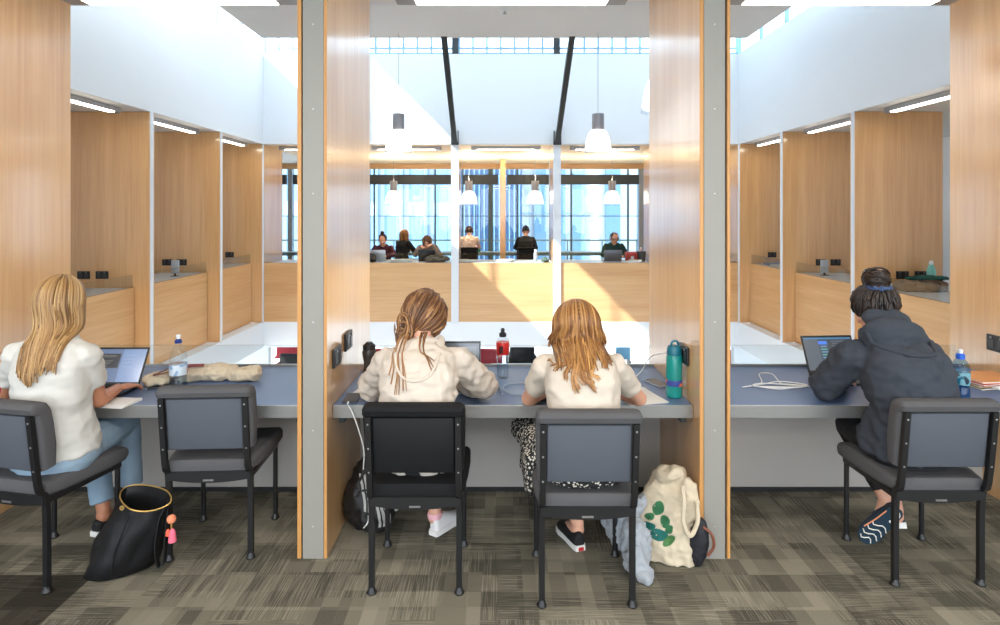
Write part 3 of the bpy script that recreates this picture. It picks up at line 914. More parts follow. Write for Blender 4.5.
def hand(bm, wr, d, up, side, curl=.5, k=1.):
    """palm, four bent fingers of different lengths and a thumb leaving the SIDE of the palm; UP is the back of the hand"""
    wr, d, up = V(wr), V(d).normalized(), V(up)
    up = (up - d * up.dot(d)).normalized()
    sd = d.cross(up).normalized() * side
    rings = []
    for s, w_, h_ in ((-.01, .024, .018), (.015, .030, .016), (.05, .039, .014), (.085, .040, .012)):
        rings.append([wr + d * s * k + (sd * math.cos(2 * PI * a / 14) * w_ + up * math.sin(2 * PI * a / 14) * h_) * k for a in range(14)])
    loft(bm, rings)
    for i, (off, ln, r) in enumerate(((.030, .070, .0085), (.0105, .079, .0088), (-.0095, .073, .0085), (-.029, .056, .0075))):
        p = wr + (d * .082 + sd * off) * k
        dd = (d + sd * off * 3.2).normalized()
        ang = 0
        for j, fr_ in enumerate((.45, .30, .25)):
            ang += curl * (.35, .75, .5)[j] * (1 + .12 * i)
            q = p + (dd * math.cos(ang) - up * math.sin(ang)) * ln * fr_ * k
            capsule(bm, p, q, r * (1 - .07 * j) * k, r * (1 - .07 * (j + 1)) * k, 8)
            p = q
    a = wr + (d * .022 + sd * .026) * k
    b = a + (d * .028 + sd * .028 - up * .010) * k
    c = b + (d * .030 + sd * .008 - up * .012) * k
    e = c + (d * .022 - sd * .002 - up * .010) * k
    capsule(bm, a, b, .0135 * k, .0105 * k, 8); capsule(bm, b, c, .0105 * k, .0092 * k, 8); capsule(bm, c, e, .0092 * k, .0078 * k, 8)

def head_axes(J):
    F = V(J['face']).normalized()
    U = V(J.get('headup', (0, 0, 1)))
    U = (U - F * U.dot(F)).normalized()
    return F, U, F.cross(U).normalized()

def head(bm, J):
    F, U, R = head_axes(J)
    c = V(J['head'])
    ell(bm, c + U * .022 - F * .008, R * .072, F * .090, U * .088, 24)         # cranium
    ell(bm, c - U * .040 + F * .030, R * .056, F * .060, U * .070, 20)         # face and jaw
    ell(bm, c - U * .092 + F * .060, R * .026, F * .024, U * .020, 14)         # chin
    ell(bm, c - U * .020 + F * .092, R * .012, F * .018, U * .026, 12)         # nose
    ell(bm, c - U * .036 + F * .100, R * .017, F * .014, U * .011, 12)
    ell(bm, c + U * .018 + F * .076, R * .056, F * .016, U * .012, 14)         # brow
    for z in (-.060, -.070):
        ell(bm, c + U * z + F * .084, R * .024, F * .010, U * .006, 12)        # lips
    for s in (-1, 1):
        ell(bm, c + R * s * .040 - U * .028 + F * .062, R * .024, F * .024, U * .022, 12)   # cheeks
        ell(bm, c + R * s * .074 - U * .015 - F * .008, R * .010, F * .019 - R * s * .006, U * .031, 12)   # ears
        ell(bm, c + R * s * .070 - U * .042 - F * .002, R * .009, F * .010, U * .012, 10)

def body(J, voxel, parent, m):
    bm = BM()
    torso(bm, J, -.004)
    head(bm, J)
    F, U, R = head_axes(J)
    capsule(bm, V(J['neck']) - V((0, .0, .03)), V(J['head']) - U * .05 - F * .02, .056, .050)
    for s in 'LR':
        capsule(bm, J['sh' + s], J['el' + s], .042, .037); capsule(bm, J['el' + s], J['wr' + s], .039, .025)
        capsule(bm, V(J['neck']) - V((0, 0, .045)), J['sh' + s], .030, .038)
        wr = V(J['wr' + s])
        hd = V(J.get('hd' + s, wr - V(J['el' + s])))
        hand(bm, wr, hd, J.get('hu' + s, (0, 0, 1)), J.get('ts' + s, 1 if s == 'L' else -1), J.get('curl', .5))
        capsule(bm, J['hip' + s], J['kn' + s], .078, .056); capsule(bm, J['kn' + s], J['an' + s], .054, .034)
        an = V(J['an' + s]); ft = V(J['ft' + s])
        capsule(bm, an - V((0, 0, .03)), an + ft.normalized() * .10 - V((0, 0, .055)), .036, .026)
    return finish('body', remesh(bm, voxel, 3), m, parent, ang=80)

def top_garment(name, J, parent, m, grow, sleeve, voxel, wr_amp, hem=0., rs=(.066, .056, .052), seed=0., f=(9, 9, 13), cuffs=None, extra=None):
    """shirt or hoodie: torso, shoulders and sleeves to the given fraction of the arm (1 = elbow, 2 = wrist)"""
    bm = BM()
    torso(bm, J, grow, hem=hem)
    for s in 'LR':
        sh, el, wr = V(J['sh' + s]), V(J['el' + s]), V(J['wr' + s])
        capsule(bm, V(J['neck']) - V((0, 0, .040)), sh, .036 + grow * .6, rs[0] - .012)
        if sleeve <= 1:
            e = sh.lerp(el, sleeve)
            d = (el - sh).normalized(); u = d.orthogonal().normalized(); w_ = d.cross(u)
            loft(bm, [[p + (u * math.cos(2 * PI * k / 16) + w_ * math.sin(2 * PI * k / 16)) * r for k in range(16)] for p, r in ((sh - d * .02, rs[0] * .9), (sh, rs[0]), (sh.lerp(e, .5), (rs[0] + rs[1]) / 2), (e, rs[1]))])
        else:
            capsule(bm, sh, el, rs[0], rs[1]); e = el.lerp(wr, sleeve - 1)
            capsule(bm, el, e, rs[1], rs[2])
    if extra:
        extra(bm)
    def d(p, n, w_=wrinkle(wr_amp, f, seed)):
        return w_(p, n)
    return finish(name, remesh(bm, voxel, 5, .5, d), m, parent, ang=80)

def trousers(name, J, parent, m, voxel, rk=(.095, .072, .052), stop=.93, seed=3., amp=.005):
    bm = BM()
    P = V(J['pelvis'])
    torso_j = dict(J)
    side = (V(J['hipR']) - V(J['hipL'])).normalized()
    loft(bm, [spine_ring(P + V((0, 0, z)), side, V((0, 0, 1)), rx, ry) for z, rx, ry in ((-.10, .155, .13), (-.05, .182, .142), (.0, .180, .138), (.04, .165, .125))])
    for s in 'LR':
        hip, kn, an = V(J['hip' + s]), V(J['kn' + s]), V(J['an' + s])
        capsule(bm, hip, kn, rk[0], rk[1])
        e = kn.lerp(an, stop)
        capsule(bm, kn, kn.lerp(an, .3), rk[1], (rk[1] + rk[2]) / 2 + .004)
        d = (an - kn).normalized(); u = d.orthogonal().normalized(); w_ = d.cross(u)
        loft(bm, [[p + (u * math.cos(2 * PI * k / 14) + w_ * math.sin(2 * PI * k / 14)) * r for k in range(14)] for p, r in ((kn, rk[1] * .9), (kn.lerp(e, .4), (rk[1] + rk[2]) / 2), (e, rk[2]))])
    return finish(name, remesh(bm, voxel, 4, .5, wrinkle(amp, (10, 10, 14), seed)), m, parent, ang=80)

def shoe(name, heel, toe, up, parent, mu, ms, k=1., high=.07, extra=None):
    """sneaker: upper with ankle opening and a separate sole; HEEL and TOE are points of the sole line"""
    heel, toe = V(heel), V(toe)
    F = (toe - heel).normalized(); U = V(up); U = (U - F * U.dot(F)).normalized(); S = F.cross(U)
    L = (toe - heel).length
    ws = [(0, .024), (.06, .031), (.25, .034), (.5, .037), (.72, .045), (.88, .040), (.97, .024), (1.0, .010)]
    bm = BM()
    out = [heel + F * L * a + S * w_ * k for a, w_ in ws] + [heel + F * L * a - S * w_ * k for a, w_ in reversed(ws)]
    loft(bm, [[p * 1 for p in out], [p + U * .026 * k for p in out]])
    so = finish(name + '_sole', bm, ms, parent, ang=50)
    bm = BM()
    rings = []
    for a, w_, h_ in ((.02, .020, high * .95), (.08, .030, high), (.25, .034, high * .98), (.42, .036, high * .90), (.58, .038, .060), (.75, .042, .045), (.9, .036, .036), (.985, .016, .027)):
        c = heel + F * L * a
        ring = []
        for j in range(16):
            t = PI * j / 15
            ring.append(c + S * w_ * k * math.cos(t) + U * (.022 + (h_ - .022 + .012) * math.sin(t) ** .75) * k)
        rings.append(ring)
    loft(bm, rings)
    u = finish(name + '_upper', remesh(bm, .006, 3), mu, parent, ang=80)
    return so, u

def strand_mesh(name, strands, m, parent, seg=5):
    """many locks of hair in one mesh, each with its own tone"""
    bm = BM()
    tone = []
    for pts, r, t in strands:
        n0 = len(bm.verts)
        tube(bm, pts, r, seg)
        tone += [t] * (len(bm.verts) - n0)
    bmesh.ops.recalc_face_normals(bm, faces=bm.faces)
    me = bpy.data.meshes.new(name); bm.to_mesh(me); bm.free()
    at_ = me.attributes.new('strand', 'FLOAT', 'POINT')
    at_.data.foreach_set('value', tone)
    return finish(name, me, m, parent, ang=80)

def long_hair(J, length, parent, m, n=300, rx=.092, ry=.110, rz=.114, seed=1, back=None, curl=0., spread=1., part=.0, arc=115, conv=0., rr=.0062, shift=0., pull=None, taper=0.):
    """straight hair falling from a parting over the back of the head; BACK(z, x) is the y the back of the garment reaches"""
    rnd = random.Random(seed)
    F, U, R = head_axes(J)
    c = V(J['head']) + U * .010 - F * .006
    st = []
    for i in range(n):
        a = rad(rnd.uniform(-arc, arc))
        root = V(J['head'])
        lay = rnd.uniform(-.006, .010)
        pts, rs = [], []
        th0 = rad(rnd.uniform(1, 26))
        a0 = a
        for j in range(9):
            th = th0 + (rad(100) - th0) * j / 8
            sx, sy = math.sin(th) * math.sin(a0), math.sin(th) * math.cos(a0)
            p = c + R * ((rx + lay) * sx + part * math.cos(th)) - F * (ry + lay) * sy + U * (rz + lay) * math.cos(th)
            pts.append(p)
        last = pts[-1]
        ln = length * rnd.uniform(.66, 1.08) * (1 - taper * abs(math.sin(a0)) ** 1.5)
        ph, am = rnd.uniform(0, 6.28), rnd.uniform(.4, 1.) * curl
        dx = rnd.uniform(-.02, .02) * spread
        for j in range(1, 12):
            f = j / 11
            p = last - V((0, 0, 1)) * ln * f
            p = p + R * (dx * f - (0 if pull is not None else conv) * f * (last - c).dot(R)) + R * shift * f * f
            if pull is not None:
                p.x += (pull - p.x) * conv * f ** 1.3
            p += R * math.sin(ph + f * 5.5) * am * f + V((0, 1, 0)) * math.cos(ph + f * 5.5) * am * f * .5
            p.y += .03 * f * (1 if math.cos(a0) > 0 else 0)
            if back:
                yb = back(p.z, p.x) - .009 - abs(lay)
                if p.y > yb:
                    p.y = yb
            pts.append(p)
        for _ in range(3):
            q = [pts[0]] + [pts[k - 1] * .25 + pts[k] * .5 + pts[k + 1] * .25 for k in range(1, len(pts) - 1)] + [pts[-1]]
            for k, p in enumerate(q):
                if back and k > 8:
                    yb = back(p.z, p.x) - .008 - abs(lay)
                    if p.y > yb:
                        p.y = p.y * .35 + yb * .65
            pts = q
        m_ = len(pts)
        rs = [rr * (.55 + .45 * min(1, k / 4)) * (1 - .75 * max(0, (k - m_ * .6) / (m_ * .4)) ** 1.5) for k in range(m_)]
        st.append((pts, rs, min(1, max(0, rnd.gauss(.5, .23)))))
    return strand_mesh('hair', st, m, parent)

def scalp(J, parent, m, rx=.080, ry=.099, rz=.104, lift=.012, backs=.014, tone=.3):
    F, U, R = head_axes(J)
    bm = BM(); ell(bm, V(J['head']) + U * lift - F * backs, R * rx, F * ry * .9, U * rz * .95, 28)
    me = bpy.data.meshes.new('hair_cap'); bm.to_mesh(me); bm.free()
    at_ = me.attributes.new('strand', 'FLOAT', 'POINT'); at_.data.foreach_set('value', [tone] * len(me.vertices))
    return finish('hair_cap', me, m, parent, ang=80)

M_skin = mat('skin', srgb(214, 160, 134), .5, var=.05, scale=20)
M_skin2 = mat('skin_tan', srgb(186, 126, 96), .5, var=.05, scale=20)
M_tee = mat('white_cotton', srgb(198, 195, 189), .85, var=.02, bump=.08, bscale=300)
M_teec = mat('cream_cotton', srgb(198, 186, 172), .85, var=.02, bump=.08, bscale=300)
M_hoodc = mat('cream_fleece', srgb(198, 186, 173), .9, var=.03, bump=.15, bscale=220)
M_hoodg = mat('dark_slate_fleece', srgb(50, 55, 64), .9, var=.05, bump=.15, bscale=220)
M_jean = mat('washed_blue_denim', srgb(136, 158, 176), .8, var=.22, scale=9, bump=.15, bscale=300)
M_blk = mat('black_leggings', srgb(20, 20, 23), .75, var=.1)
M_shoew = mat('white_shoe_leather', srgb(225, 222, 222), .5)
M_sole = mat('white_rubber', srgb(232, 230, 226), .6)
M_pink = mat('pink_lining', srgb(232, 176, 184), .7)
M_shoek = mat('black_canvas', srgb(20, 20, 22), .7)
M_shoen = mat('navy_mesh', srgb(34, 44, 62), .7, var=.15, scale=80)
M_solen = mat('dark_teal_rubber', srgb(28, 52, 68), .55)
H_blond = hair_mat('blond_hair', srgb(86, 58, 32), srgb(146, 108, 64), srgb(196, 160, 108))
H_gold = hair_mat('golden_hair', srgb(72, 44, 24), srgb(138, 92, 50), srgb(196, 148, 88))
H_lbrown = hair_mat('light_brown_hair', srgb(56, 34, 20), srgb(110, 72, 44), srgb(178, 132, 84))
H_dark = hair_mat('dark_brown_hair', srgb(20, 14, 11), srgb(40, 28, 22), srgb(66, 48, 38))
H_black = hair_mat('black_hair', srgb(12, 10, 10), srgb(24, 19, 18), srgb(42, 34, 30))

class Back:
    """y of the rear face of the clothes at a height and x, found by looking along +y"""
    def __init__(s, *obs):
        from mathutils.bvhtree import BVHTree
        vs, fs = [], []
        for o in obs:
            n = len(vs); M = PM[o.name]
            vs += [M @ v.co for v in o.data.vertices]; fs += [[n + i for i in p.vertices] for p in o.data.polygons]
        s.t = BVHTree.FromPolygons(vs, fs); s.top = 9
    def __call__(s, z, x):
        h = s.t.ray_cast(V((x, 1.5, z)), V((0, 1, 0)))
        return h[0].y if h[0] is not None else 9.


def hood_edge(pts, bk_, m, parent, r=.010):
    P = smooth_path([V((x, 2.9, z)) for x, z in pts], 8)
    P = [V((p.x, (lambda y: y if y < 5 else 2.95)(bk_(p.z, p.x)) - r * .25, p.z)) for p in P]
    for _ in range(3):
        P = [P[0]] + [P[k - 1] * .25 + P[k] * .5 + P[k + 1] * .25 for k in range(1, len(P) - 1)] + [P[-1]]
    bm = BM(); tube(bm, P, r, 8); return finish('hood_edge', bm, m, parent)
# ---- woman in the white tee and jeans, left bay
J = dict(pelvis=(-2.11, 2.875, .575), waist=(-2.108, 2.845, .77), chest=(-2.105, 2.84, .95), sho=(-2.105, 2.855, 1.05), neck=(-2.105, 2.88, 1.12),
         head=(-2.12, 2.92, 1.262), face=(.30, .90, -.22), headup=(-.10, 0, 1),
         shL=(-2.275, 2.85, 1.03), shR=(-1.958, 2.85, 1.03), elL=(-2.43, 2.98, .775), elR=(-1.985, 2.985, .765), wrL=(-2.28, 3.18, .768), wrR=(-2.005, 3.165, .770),
         hdL=(.25, 1, -.05), hdR=(.24, .9, -.06), hipL=(-2.21, 2.85, .545), hipR=(-2.04, 2.86, .545), knL=(-2.22, 3.27, .55), knR=(-2.045, 3.29, .555),
         anL=(-2.09, 3.18, .125), anR=(-2.03, 3.33, .16), ftL=(.1, .9, -.2), ftR=(.1, .9, -.2), curl=.45)
W = thing('person', 'woman with long blonde hair in white tee and ripped blue jeans typing at a laptop', 'person', (-2.12, 2.8, 0))
body(J, .0048, W, M_skin2)
g1 = top_garment('tee_shirt', J, W, M_tee, .018, .62, .008, .010, rs=(.064, .060, 0), seed=1.3, hem=.085)
trousers('jeans', J, W, M_jean, .009, (.098, .074, .056), .92, 2.)
# rips in the denim show skin
for p, d in (((-1.985, 3.30, .40), (1, -.3, .2)), ((-1.99, 3.31, .33), (1, -.3, .1))):
    bm = BM(); Mx = Matrix.Translation(p) @ V(d).to_track_quat('Z', 'Y').to_matrix().to_4x4(); ell(bm, Mx @ V((0, 0, -.006)), Mx.to_3x3() @ V((.03, 0, 0)), Mx.to_3x3() @ V((0, .016, 0)), Mx.to_3x3() @ V((0, 0, .012)), 12)
    finish('knee_rip', bm, M_skin2, W)
shoe('shoe', (-2.11, 3.13, .004), (-2.05, 3.36, .004), (0, 0, 1), W, M_shoek, M_sole)
shoe('shoe', (-2.045, 3.29, .004), (-2.0, 3.52, .004), (0, 0, 1), W, M_shoek, M_sole)
bk = Back(g1)
scalp(J, W, H_blond, tone=.4)
long_hair(J, .35, W, H_blond, n=460, seed=4, back=bk, curl=.010, spread=1.6, arc=118, conv=.35, rr=.0066, pull=-2.035, taper=.25)
# ---- woman in the cream hoodie
def hood_extra(c, side, w_, d_, drop, r):
    """a hood lying folded on the back: a thick collar round the neck and a pouch hanging behind"""
    c = V(c)
    def f(bm):
        pts = []
        for k in range(13):
            a = rad(-112 + 224 * k / 12)
            pts.append(c + V((math.sin(a) * w_, -math.cos(a) * d_, -.045 * math.cos(a) + .012)))
        P = smooth_path(pts, 3); n_ = len(P)
        tube(bm, P, [r * (.45 + .55 * min(1, 4.5 * min(q, n_ - 1 - q) / n_)) for q in range(n_)], 12)
        ell(bm, c + V((0, -d_ * .72, -drop * .42)), V((w_ * 1.02, 0, 0)), V((0, .052, .02)), V((0, -.02, drop * .62)), 20)
    return f
J2 = dict(pelvis=(-.37, 2.87, .575), waist=(-.37, 2.79, .75), chest=(-.372, 2.82, .915), sho=(-.374, 2.885, .995), neck=(-.376, 2.95, 1.045),
          head=(-.374, 3.055, 1.165), face=(.10, .80, -.60), headup=(.0, .4, 1),
          shL=(-.535, 2.92, .968), shR=(-.195, 2.92, .972), elL=(-.652, 3.10, .800), elR=(-.072, 3.10, .800), wrL=(-.49, 3.30, .772), wrR=(-.24, 3.32, .772),
          hipL=(-.45, 2.86, .545), hipR=(-.29, 2.86, .545), knL=(-.50, 3.28, .53), knR=(-.305, 3.30, .53), anL=(-.60, 3.44, .10), anR=(-.335, 3.175, .115), ftL=(0, 1, -.1), ftR=(.55, .8, -.1))
W2 = thing('person', 'woman with pulled-back light brown hair in a cream hoodie, bent over the desk', 'person', (-.37, 2.81, 0))
body(J2, .006, W2, M_skin)
g2 = top_garment('hoodie', J2, W2, M_hoodc, .030, 1.86, .008, .020, hem=.17, rs=(.074, .072, .054), seed=5., f=(10, 10, 13))
bm = BM(); hood_extra((-.372, 2.925, 1.062), 0, .092, .085, .165, .032)(bm)
ell(bm, (-.372, 2.768, .990), (.120, 0, 0), (0, -.034, .036), (0, .070, .062), 24)
ell(bm, (-.372, 2.742, .962), (.095, 0, 0), (0, -.030, .020), (0, .030, .034), 20)
h2 = finish('hood', remesh(bm, .008, 5, .5, wrinkle(.008, (10, 10, 16), 2.)), M_hoodc, W2, ang=80)
trousers('leggings', J2, W2, M_blk, .010, (.092, .066, .042), .80)
shoe('shoe', (-.343, 3.14, .004), (-.208, 3.34, .004), (0, 0, 1), W2, M_shoew, M_sole, high=.085)
bm = BM(); lathe(bm, [(.037, .085), (.040, .10), (.036, .115)], (-.335, 3.175, 0), 14); finish('sock', bm, M_pink, W2)
shoe('shoe', (-.60, 3.40, .004), (-.60, 3.63, .004), (0, 0, 1), W2, M_shoew, M_sole, high=.085)
scalp(J2, W2, H_lbrown, rx=.092, ry=.110, rz=.110, tone=.25)
# hair swept over the crown to a loose tail at the left of the nape
def swept(J, target, n, seed, m, parent, rx=.090, ry=.110, rz=.112, tail=.10, rr=.006, arc=(-150, 150), thm=92):
    rnd = random.Random(seed)
    F, U, R = head_axes(J); c = V(J['head']) + U * .012 - F * .008
    T = V(target); st = []
    for i in range(n):
        a = rad(rnd.uniform(*arc)); th = rad(rnd.uniform(15, thm))
        d0 = R * math.sin(th) * math.sin(a) - F * math.sin(th) * math.cos(a) + U * math.cos(th)
        lay = rnd.uniform(-.006, .010)
        td = (T - c).normalized()
        pts = []
        low = max(0, (th - 1.5) / .75)
        for j in range(13):
            f = j / 12
            lay = lay - low * .014 * (1 if j == 0 else 0)
            d = d0.lerp(td, f ** 1.1).normalized()
            sw_ = 1 - .10 * max(0, 1 - j / 3.)
            q = c + (R * d.dot(R) * (rx + lay) + F * d.dot(F) * (ry + lay) + U * d.dot(U) * (rz + lay)) * sw_
            pts.append(q.lerp(T, max(0, (f - .7) / .3) ** 2 * .8) + V((rnd.uniform(-1, 1), rnd.uniform(-1, 1), rnd.uniform(-1, 1))) * .003)
        if tail and rnd.random() < .6:
            e = pts[-1]; w_ = rnd.uniform(-.03, .02); dn = tail * rnd.uniform(.4, 1.0)
            for j in range(1, 6):
                f = j / 5
                pts.append(e + V((w_ * f - .012 * math.sin(f * 5), -.012 * f, -dn * f)))
        k = len(pts)
        st.append((pts, [rr * (.5 + .5 * min(1, q / 3)) * (1 - .6 * max(0, q / k - .6) / .4) for q in range(k)], min(1, max(0, rnd.gauss(.45, .24)))))
    return strand_mesh('hair', st, m, parent)
swept(J2, (-.437, 2.955, 1.085), 300, 8, H_lbrown, W2, tail=.05, rx=.106, ry=.116, rz=.120)
# looped ends of the tail and a few loose locks over the hood
rnd = random.Random(3); st = []
for i in range(46):
    cx, cz = -.458 + rnd.uniform(-.022, .022), 1.120 + rnd.uniform(-.045, .04)
    r_ = rnd.uniform(.018, .045); y_ = 2.950 + rnd.uniform(-.02, .02); a0 = rnd.uniform(0, 6.28)
    pts = [V((cx + math.cos(a0 + t * .5) * r_ * .7, y_ - .01 * math.sin(t * .5), cz + math.sin(a0 + t * .5) * r_ * 1.3)) for t in range(9)]
    st.append((pts, [.0052 * (1 - .5 * abs(q / 4 - 1)) for q in range(9)], min(1, max(0, rnd.gauss(.55, .25)))))
bk2 = Back(g2, h2)
hood_edge([(-.474, 1.045), (-.462, 1.0), (-.428, .958), (-.372, .944), (-.316, .958), (-.284, 1.0), (-.272, 1.045)], bk2, M_hoodc, h2, .0075)
def lay(pts, off):
    return [V((p.x, min(p.y, bk2(p.z, p.x) - off), p.z)) for p in pts]
for x0, x1, z1 in ((-.462, -.482, .925), (-.448, -.452, .885), (-.438, -.415, .905), (-.47, -.50, .96), (-.35, -.288, .985), (-.37, -.30, 1.02)):
    for q in range(3):
        o_ = rnd.uniform(-.006, .006)
        pts = lay(smooth_path([V((x0 + o_, 2.94, 1.11)), V((x0 * .75 + x1 * .25 - .012, 2.91, 1.06)), V((x0 * .4 + x1 * .6 + o_, 2.90, (z1 + 1.06) / 2)), V((x1 + o_ * 2, 2.90, z1))], 5), .006)
        st.append((pts, [.0042 * (1 - .6 * k / len(pts)) for k in range(len(pts))], rnd.uniform(.45, .95)))
strand_mesh('loose_locks', st, H_lbrown, W2)

# ---- woman with straight hair and patterned skirt
J3 = dict(pelvis=(.385, 2.745, .575), waist=(.385, 2.70, .75), chest=(.385, 2.735, .915), sho=(.385, 2.79, .995), neck=(.385, 2.85, 1.045),
          head=(.385, 2.935, 1.135), face=(.0, .86, -.50), headup=(0, .4, 1),
          shL=(.228, 2.82, .978), shR=(.540, 2.82, .978), elL=(.155, 3.00, .768), elR=(.705, 3.00, .768), wrL=(.30, 3.22, .760), wrR=(.55, 3.21, .760),
          hipL=(.305, 2.78, .545), hipR=(.465, 2.78, .545), knL=(.28, 3.19, .53), knR=(.50, 3.19, .53), anL=(.405, 3.06, .115), anR=(.62, 3.33, .10), ftL=(-.35, .9, -.1), ftR=(.1, 1, -.1))
W3 = thing('person', 'woman with straight golden hair in a cream tee writing at the desk', 'person', (.385, 2.725, 0))
body(J3, .006, W3, M_skin)
g3 = top_garment('tee_shirt', J3, W3, M_teec, .016, .64, .008, .010, rs=(.064, .061, 0), seed=9., hem=.10)
def leopard():
    m, nt, out = _new('spotted_skirt_cloth')
    p = nd(nt, 'ShaderNodeBsdfPrincipled', i_Roughness=.8)
    tc = nd(nt, 'ShaderNodeTexCoord')
    v = nd(nt, 'ShaderNodeTexVoronoi'); v.inputs['Scale'].default_value = 75; nt.links.new(tc.outputs['Object'], v.inputs['Vector'])
    r = nd(nt, 'ShaderNodeValToRGB'); r.color_ramp.interpolation = 'CONSTANT'
    r.color_ramp.elements[0].color = c4(srgb(214, 208, 196)); r.color_ramp.elements[1].color = c4(srgb(26, 26, 28)); r.color_ramp.elements[1].position = .40
    nt.links.new(v.outputs['Distance'], r.inputs[0]); nt.links.new(r.outputs[0], p.inputs['Base Color']); nt.links.new(p.outputs[0], out.inputs[0])
    return m
M_leo = leopard()
bm = BM()
loft(bm, [spine_ring(V((.385, 2.735, z)), V((1, 0, 0)), V((0, 0, 1)), rx, ry) for z, rx, ry in ((.50, .17, .14), (.545, .20, .158), (.60, .195, .15), (.68, .16, .125))])
loft(bm, [spine_ring(V((.385 - .01 * i, 2.78 + .09 * i, .56 - .004 * i)), V((1, 0, 0)), V((0, 1, 0)), .21 + .012 * i, .082, e=3) for i in range(6)])
loft(bm, [[V((.385 + (w_ + .015 * math.sin(a * 5)) * math.cos(a), 3.20 + .075 * math.sin(a), z)) for a in [2 * PI * q / 28 for q in range(28)]] for z, w_ in ((.60, .24), (.50, .255), (.40, .262), (.33, .265))])
# the side of the skirt hanging over the edge of the seat
loft(bm, [spine_ring(V((.150, 2.98, z)), V((0, 1, 0)), V((0, 0, 1)), ry, rx) for z, rx, ry in ((.56, .03, .18), (.50, .035, .20), (.42, .03, .20), (.36, .022, .17))])
finish('skirt', remesh(bm, .009, 4, .5, wrinkle(.006, (14, 14, 8), 4.)), M_leo, W3, ang=80)
shoe('shoe', (.415, 3.00, .004), (.335, 3.235, .004), (0, 0, 1), W3, M_shoek, M_sole, high=.075)
bm = BM(); Fh = (V((.335, 3.235, 0)) - V((.415, 3.00, 0))).normalized(); Mx = Matrix.Translation(V((.415, 3.00, .016)) - Fh * .003) @ Fh.to_track_quat('Y', 'Z').to_matrix().to_4x4()
box(bm, -.014, .014, -.004, .004, -.008, .008, bev=.002, M=Mx); finish('heel_tab', bm, mat('red_heel_tab', srgb(190, 40, 48), .5), W3)
shoe('shoe', (.62, 3.29, .004), (.63, 3.52, .004), (0, 0, 1), W3, M_shoek, M_sole, high=.075)
scalp(J3, W3, H_gold, tone=.3)
bk = Back(g3)
long_hair(J3, .185, W3, H_gold, n=420, seed=12, back=bk, curl=.010, spread=1.6, arc=120, rr=.0066, conv=-.05, rx=.108, ry=.116, rz=.118, taper=.55)
# flicked ends lying on the back
rnd = random.Random(21); st = []
for x0, x1, z1 in ((.33, .30, .955), (.345, .36, .93), (.36, .33, .925), (.375, .385, .94), (.40, .42, .945), (.415, .445, .96), (.425, .41, .93), (.31, .255, .985), (.30, .23, 1.0), (.35, .345, .91), (.39, .425, .915)):
    for q in range(5):
        o_ = rnd.uniform(-.010, .010)
        pts = smooth_path([V((x0 + o_, 2.835, 1.10)), V((x0 + o_, 2.80, 1.03)), V((x0 * .6 + x1 * .4 - .018 + o_, 2.9, (z1 + 1.03) / 2)), V((x1 + o_, 2.9, z1 + rnd.uniform(0, .02)))], 4)
        pts = [V((p.x, min(p.y, bk(p.z, p.x) - .008), p.z)) for p in pts]
        st.append((pts, [.006 * (1 - .7 * k / len(pts)) for k in range(len(pts))], min(1, max(0, rnd.gauss(.62, .2)))))
strand_mesh('flicked_ends', st, H_gold, W3)

# ---- person in the dark grey hoodie
J4 = dict(pelvis=(1.985, 2.91, .575), waist=(1.972, 2.845, .76), chest=(1.95, 2.875, .93), sho=(1.93, 2.935, 1.015), neck=(1.915, 2.99, 1.07),
          head=(1.925, 3.06, 1.205), face=(-.42, .80, -.42), headup=(-.05, .3, 1), k=1.06,
          shL=(1.755, 2.965, .995), shR=(2.085, 2.94, .995), elL=(1.70, 3.11, .805), elR=(2.195, 3.10, .81), wrL=(1.88, 3.31, .775), wrR=(2.16, 3.36, .775),
          hipL=(1.905, 2.91, .545), hipR=(2.07, 2.91, .545), knL=(1.925, 3.29, .53), knR=(2.10, 3.32, .53), anL=(1.985, 3.075, .235), anR=(2.07, 3.12, .15), ftL=(-.3, .2, -.9), ftR=(.1, .8, -.5))
W4 = thing('person', 'person with a dark top bun in a dark grey hoodie hunched over a laptop', 'person', (1.985, 2.87, 0))
body(J4, .0055, W4, M_skin)
g4 = top_garment('hoodie', J4, W4, M_hoodg, .034, 1.86, .008, .022, hem=.05, rs=(.082, .078, .056), seed=15., f=(9, 9, 12))
bm = BM(); hood_extra((1.918, 2.965, 1.085), 0, .112, .090, .190, .044)(bm)
ell(bm, V((1.925, 2.905, 1.105)), V((.158, 0, -.025)), V((0, .062, .02)), V((.015, -.02, .080)), 24)
ell(bm, V((1.925, 2.965, 1.165)), V((.125, 0, -.015)), V((0, .055, .02)), V((.01, 0, .055)), 20)
h4 = finish('hood', remesh(bm, .008, 5, .5, wrinkle(.012, (8, 8, 13), 7.)), M_hoodg, W4, ang=80)
hood_edge([(1.775, 1.12), (1.80, 1.07), (1.87, 1.045), (1.94, 1.035), (2.02, 1.045), (2.07, 1.075), (2.085, 1.12)], Back(g4, h4), M_hoodg, h4)
trousers('leggings', J4, W4, M_blk, .009, (.096, .070, .044), .90)
so, up_ = shoe('shoe', (1.990, 2.985, .215), (1.865, 3.075, .012), (.45, .75, .25), W4, M_shoen, M_solen, k=1.12, high=.08)
shoe('shoe', (2.075, 3.08, .075), (2.08, 3.30, .012), (0, .3, 1), W4, M_shoen, M_sole, k=1.05, high=.08)
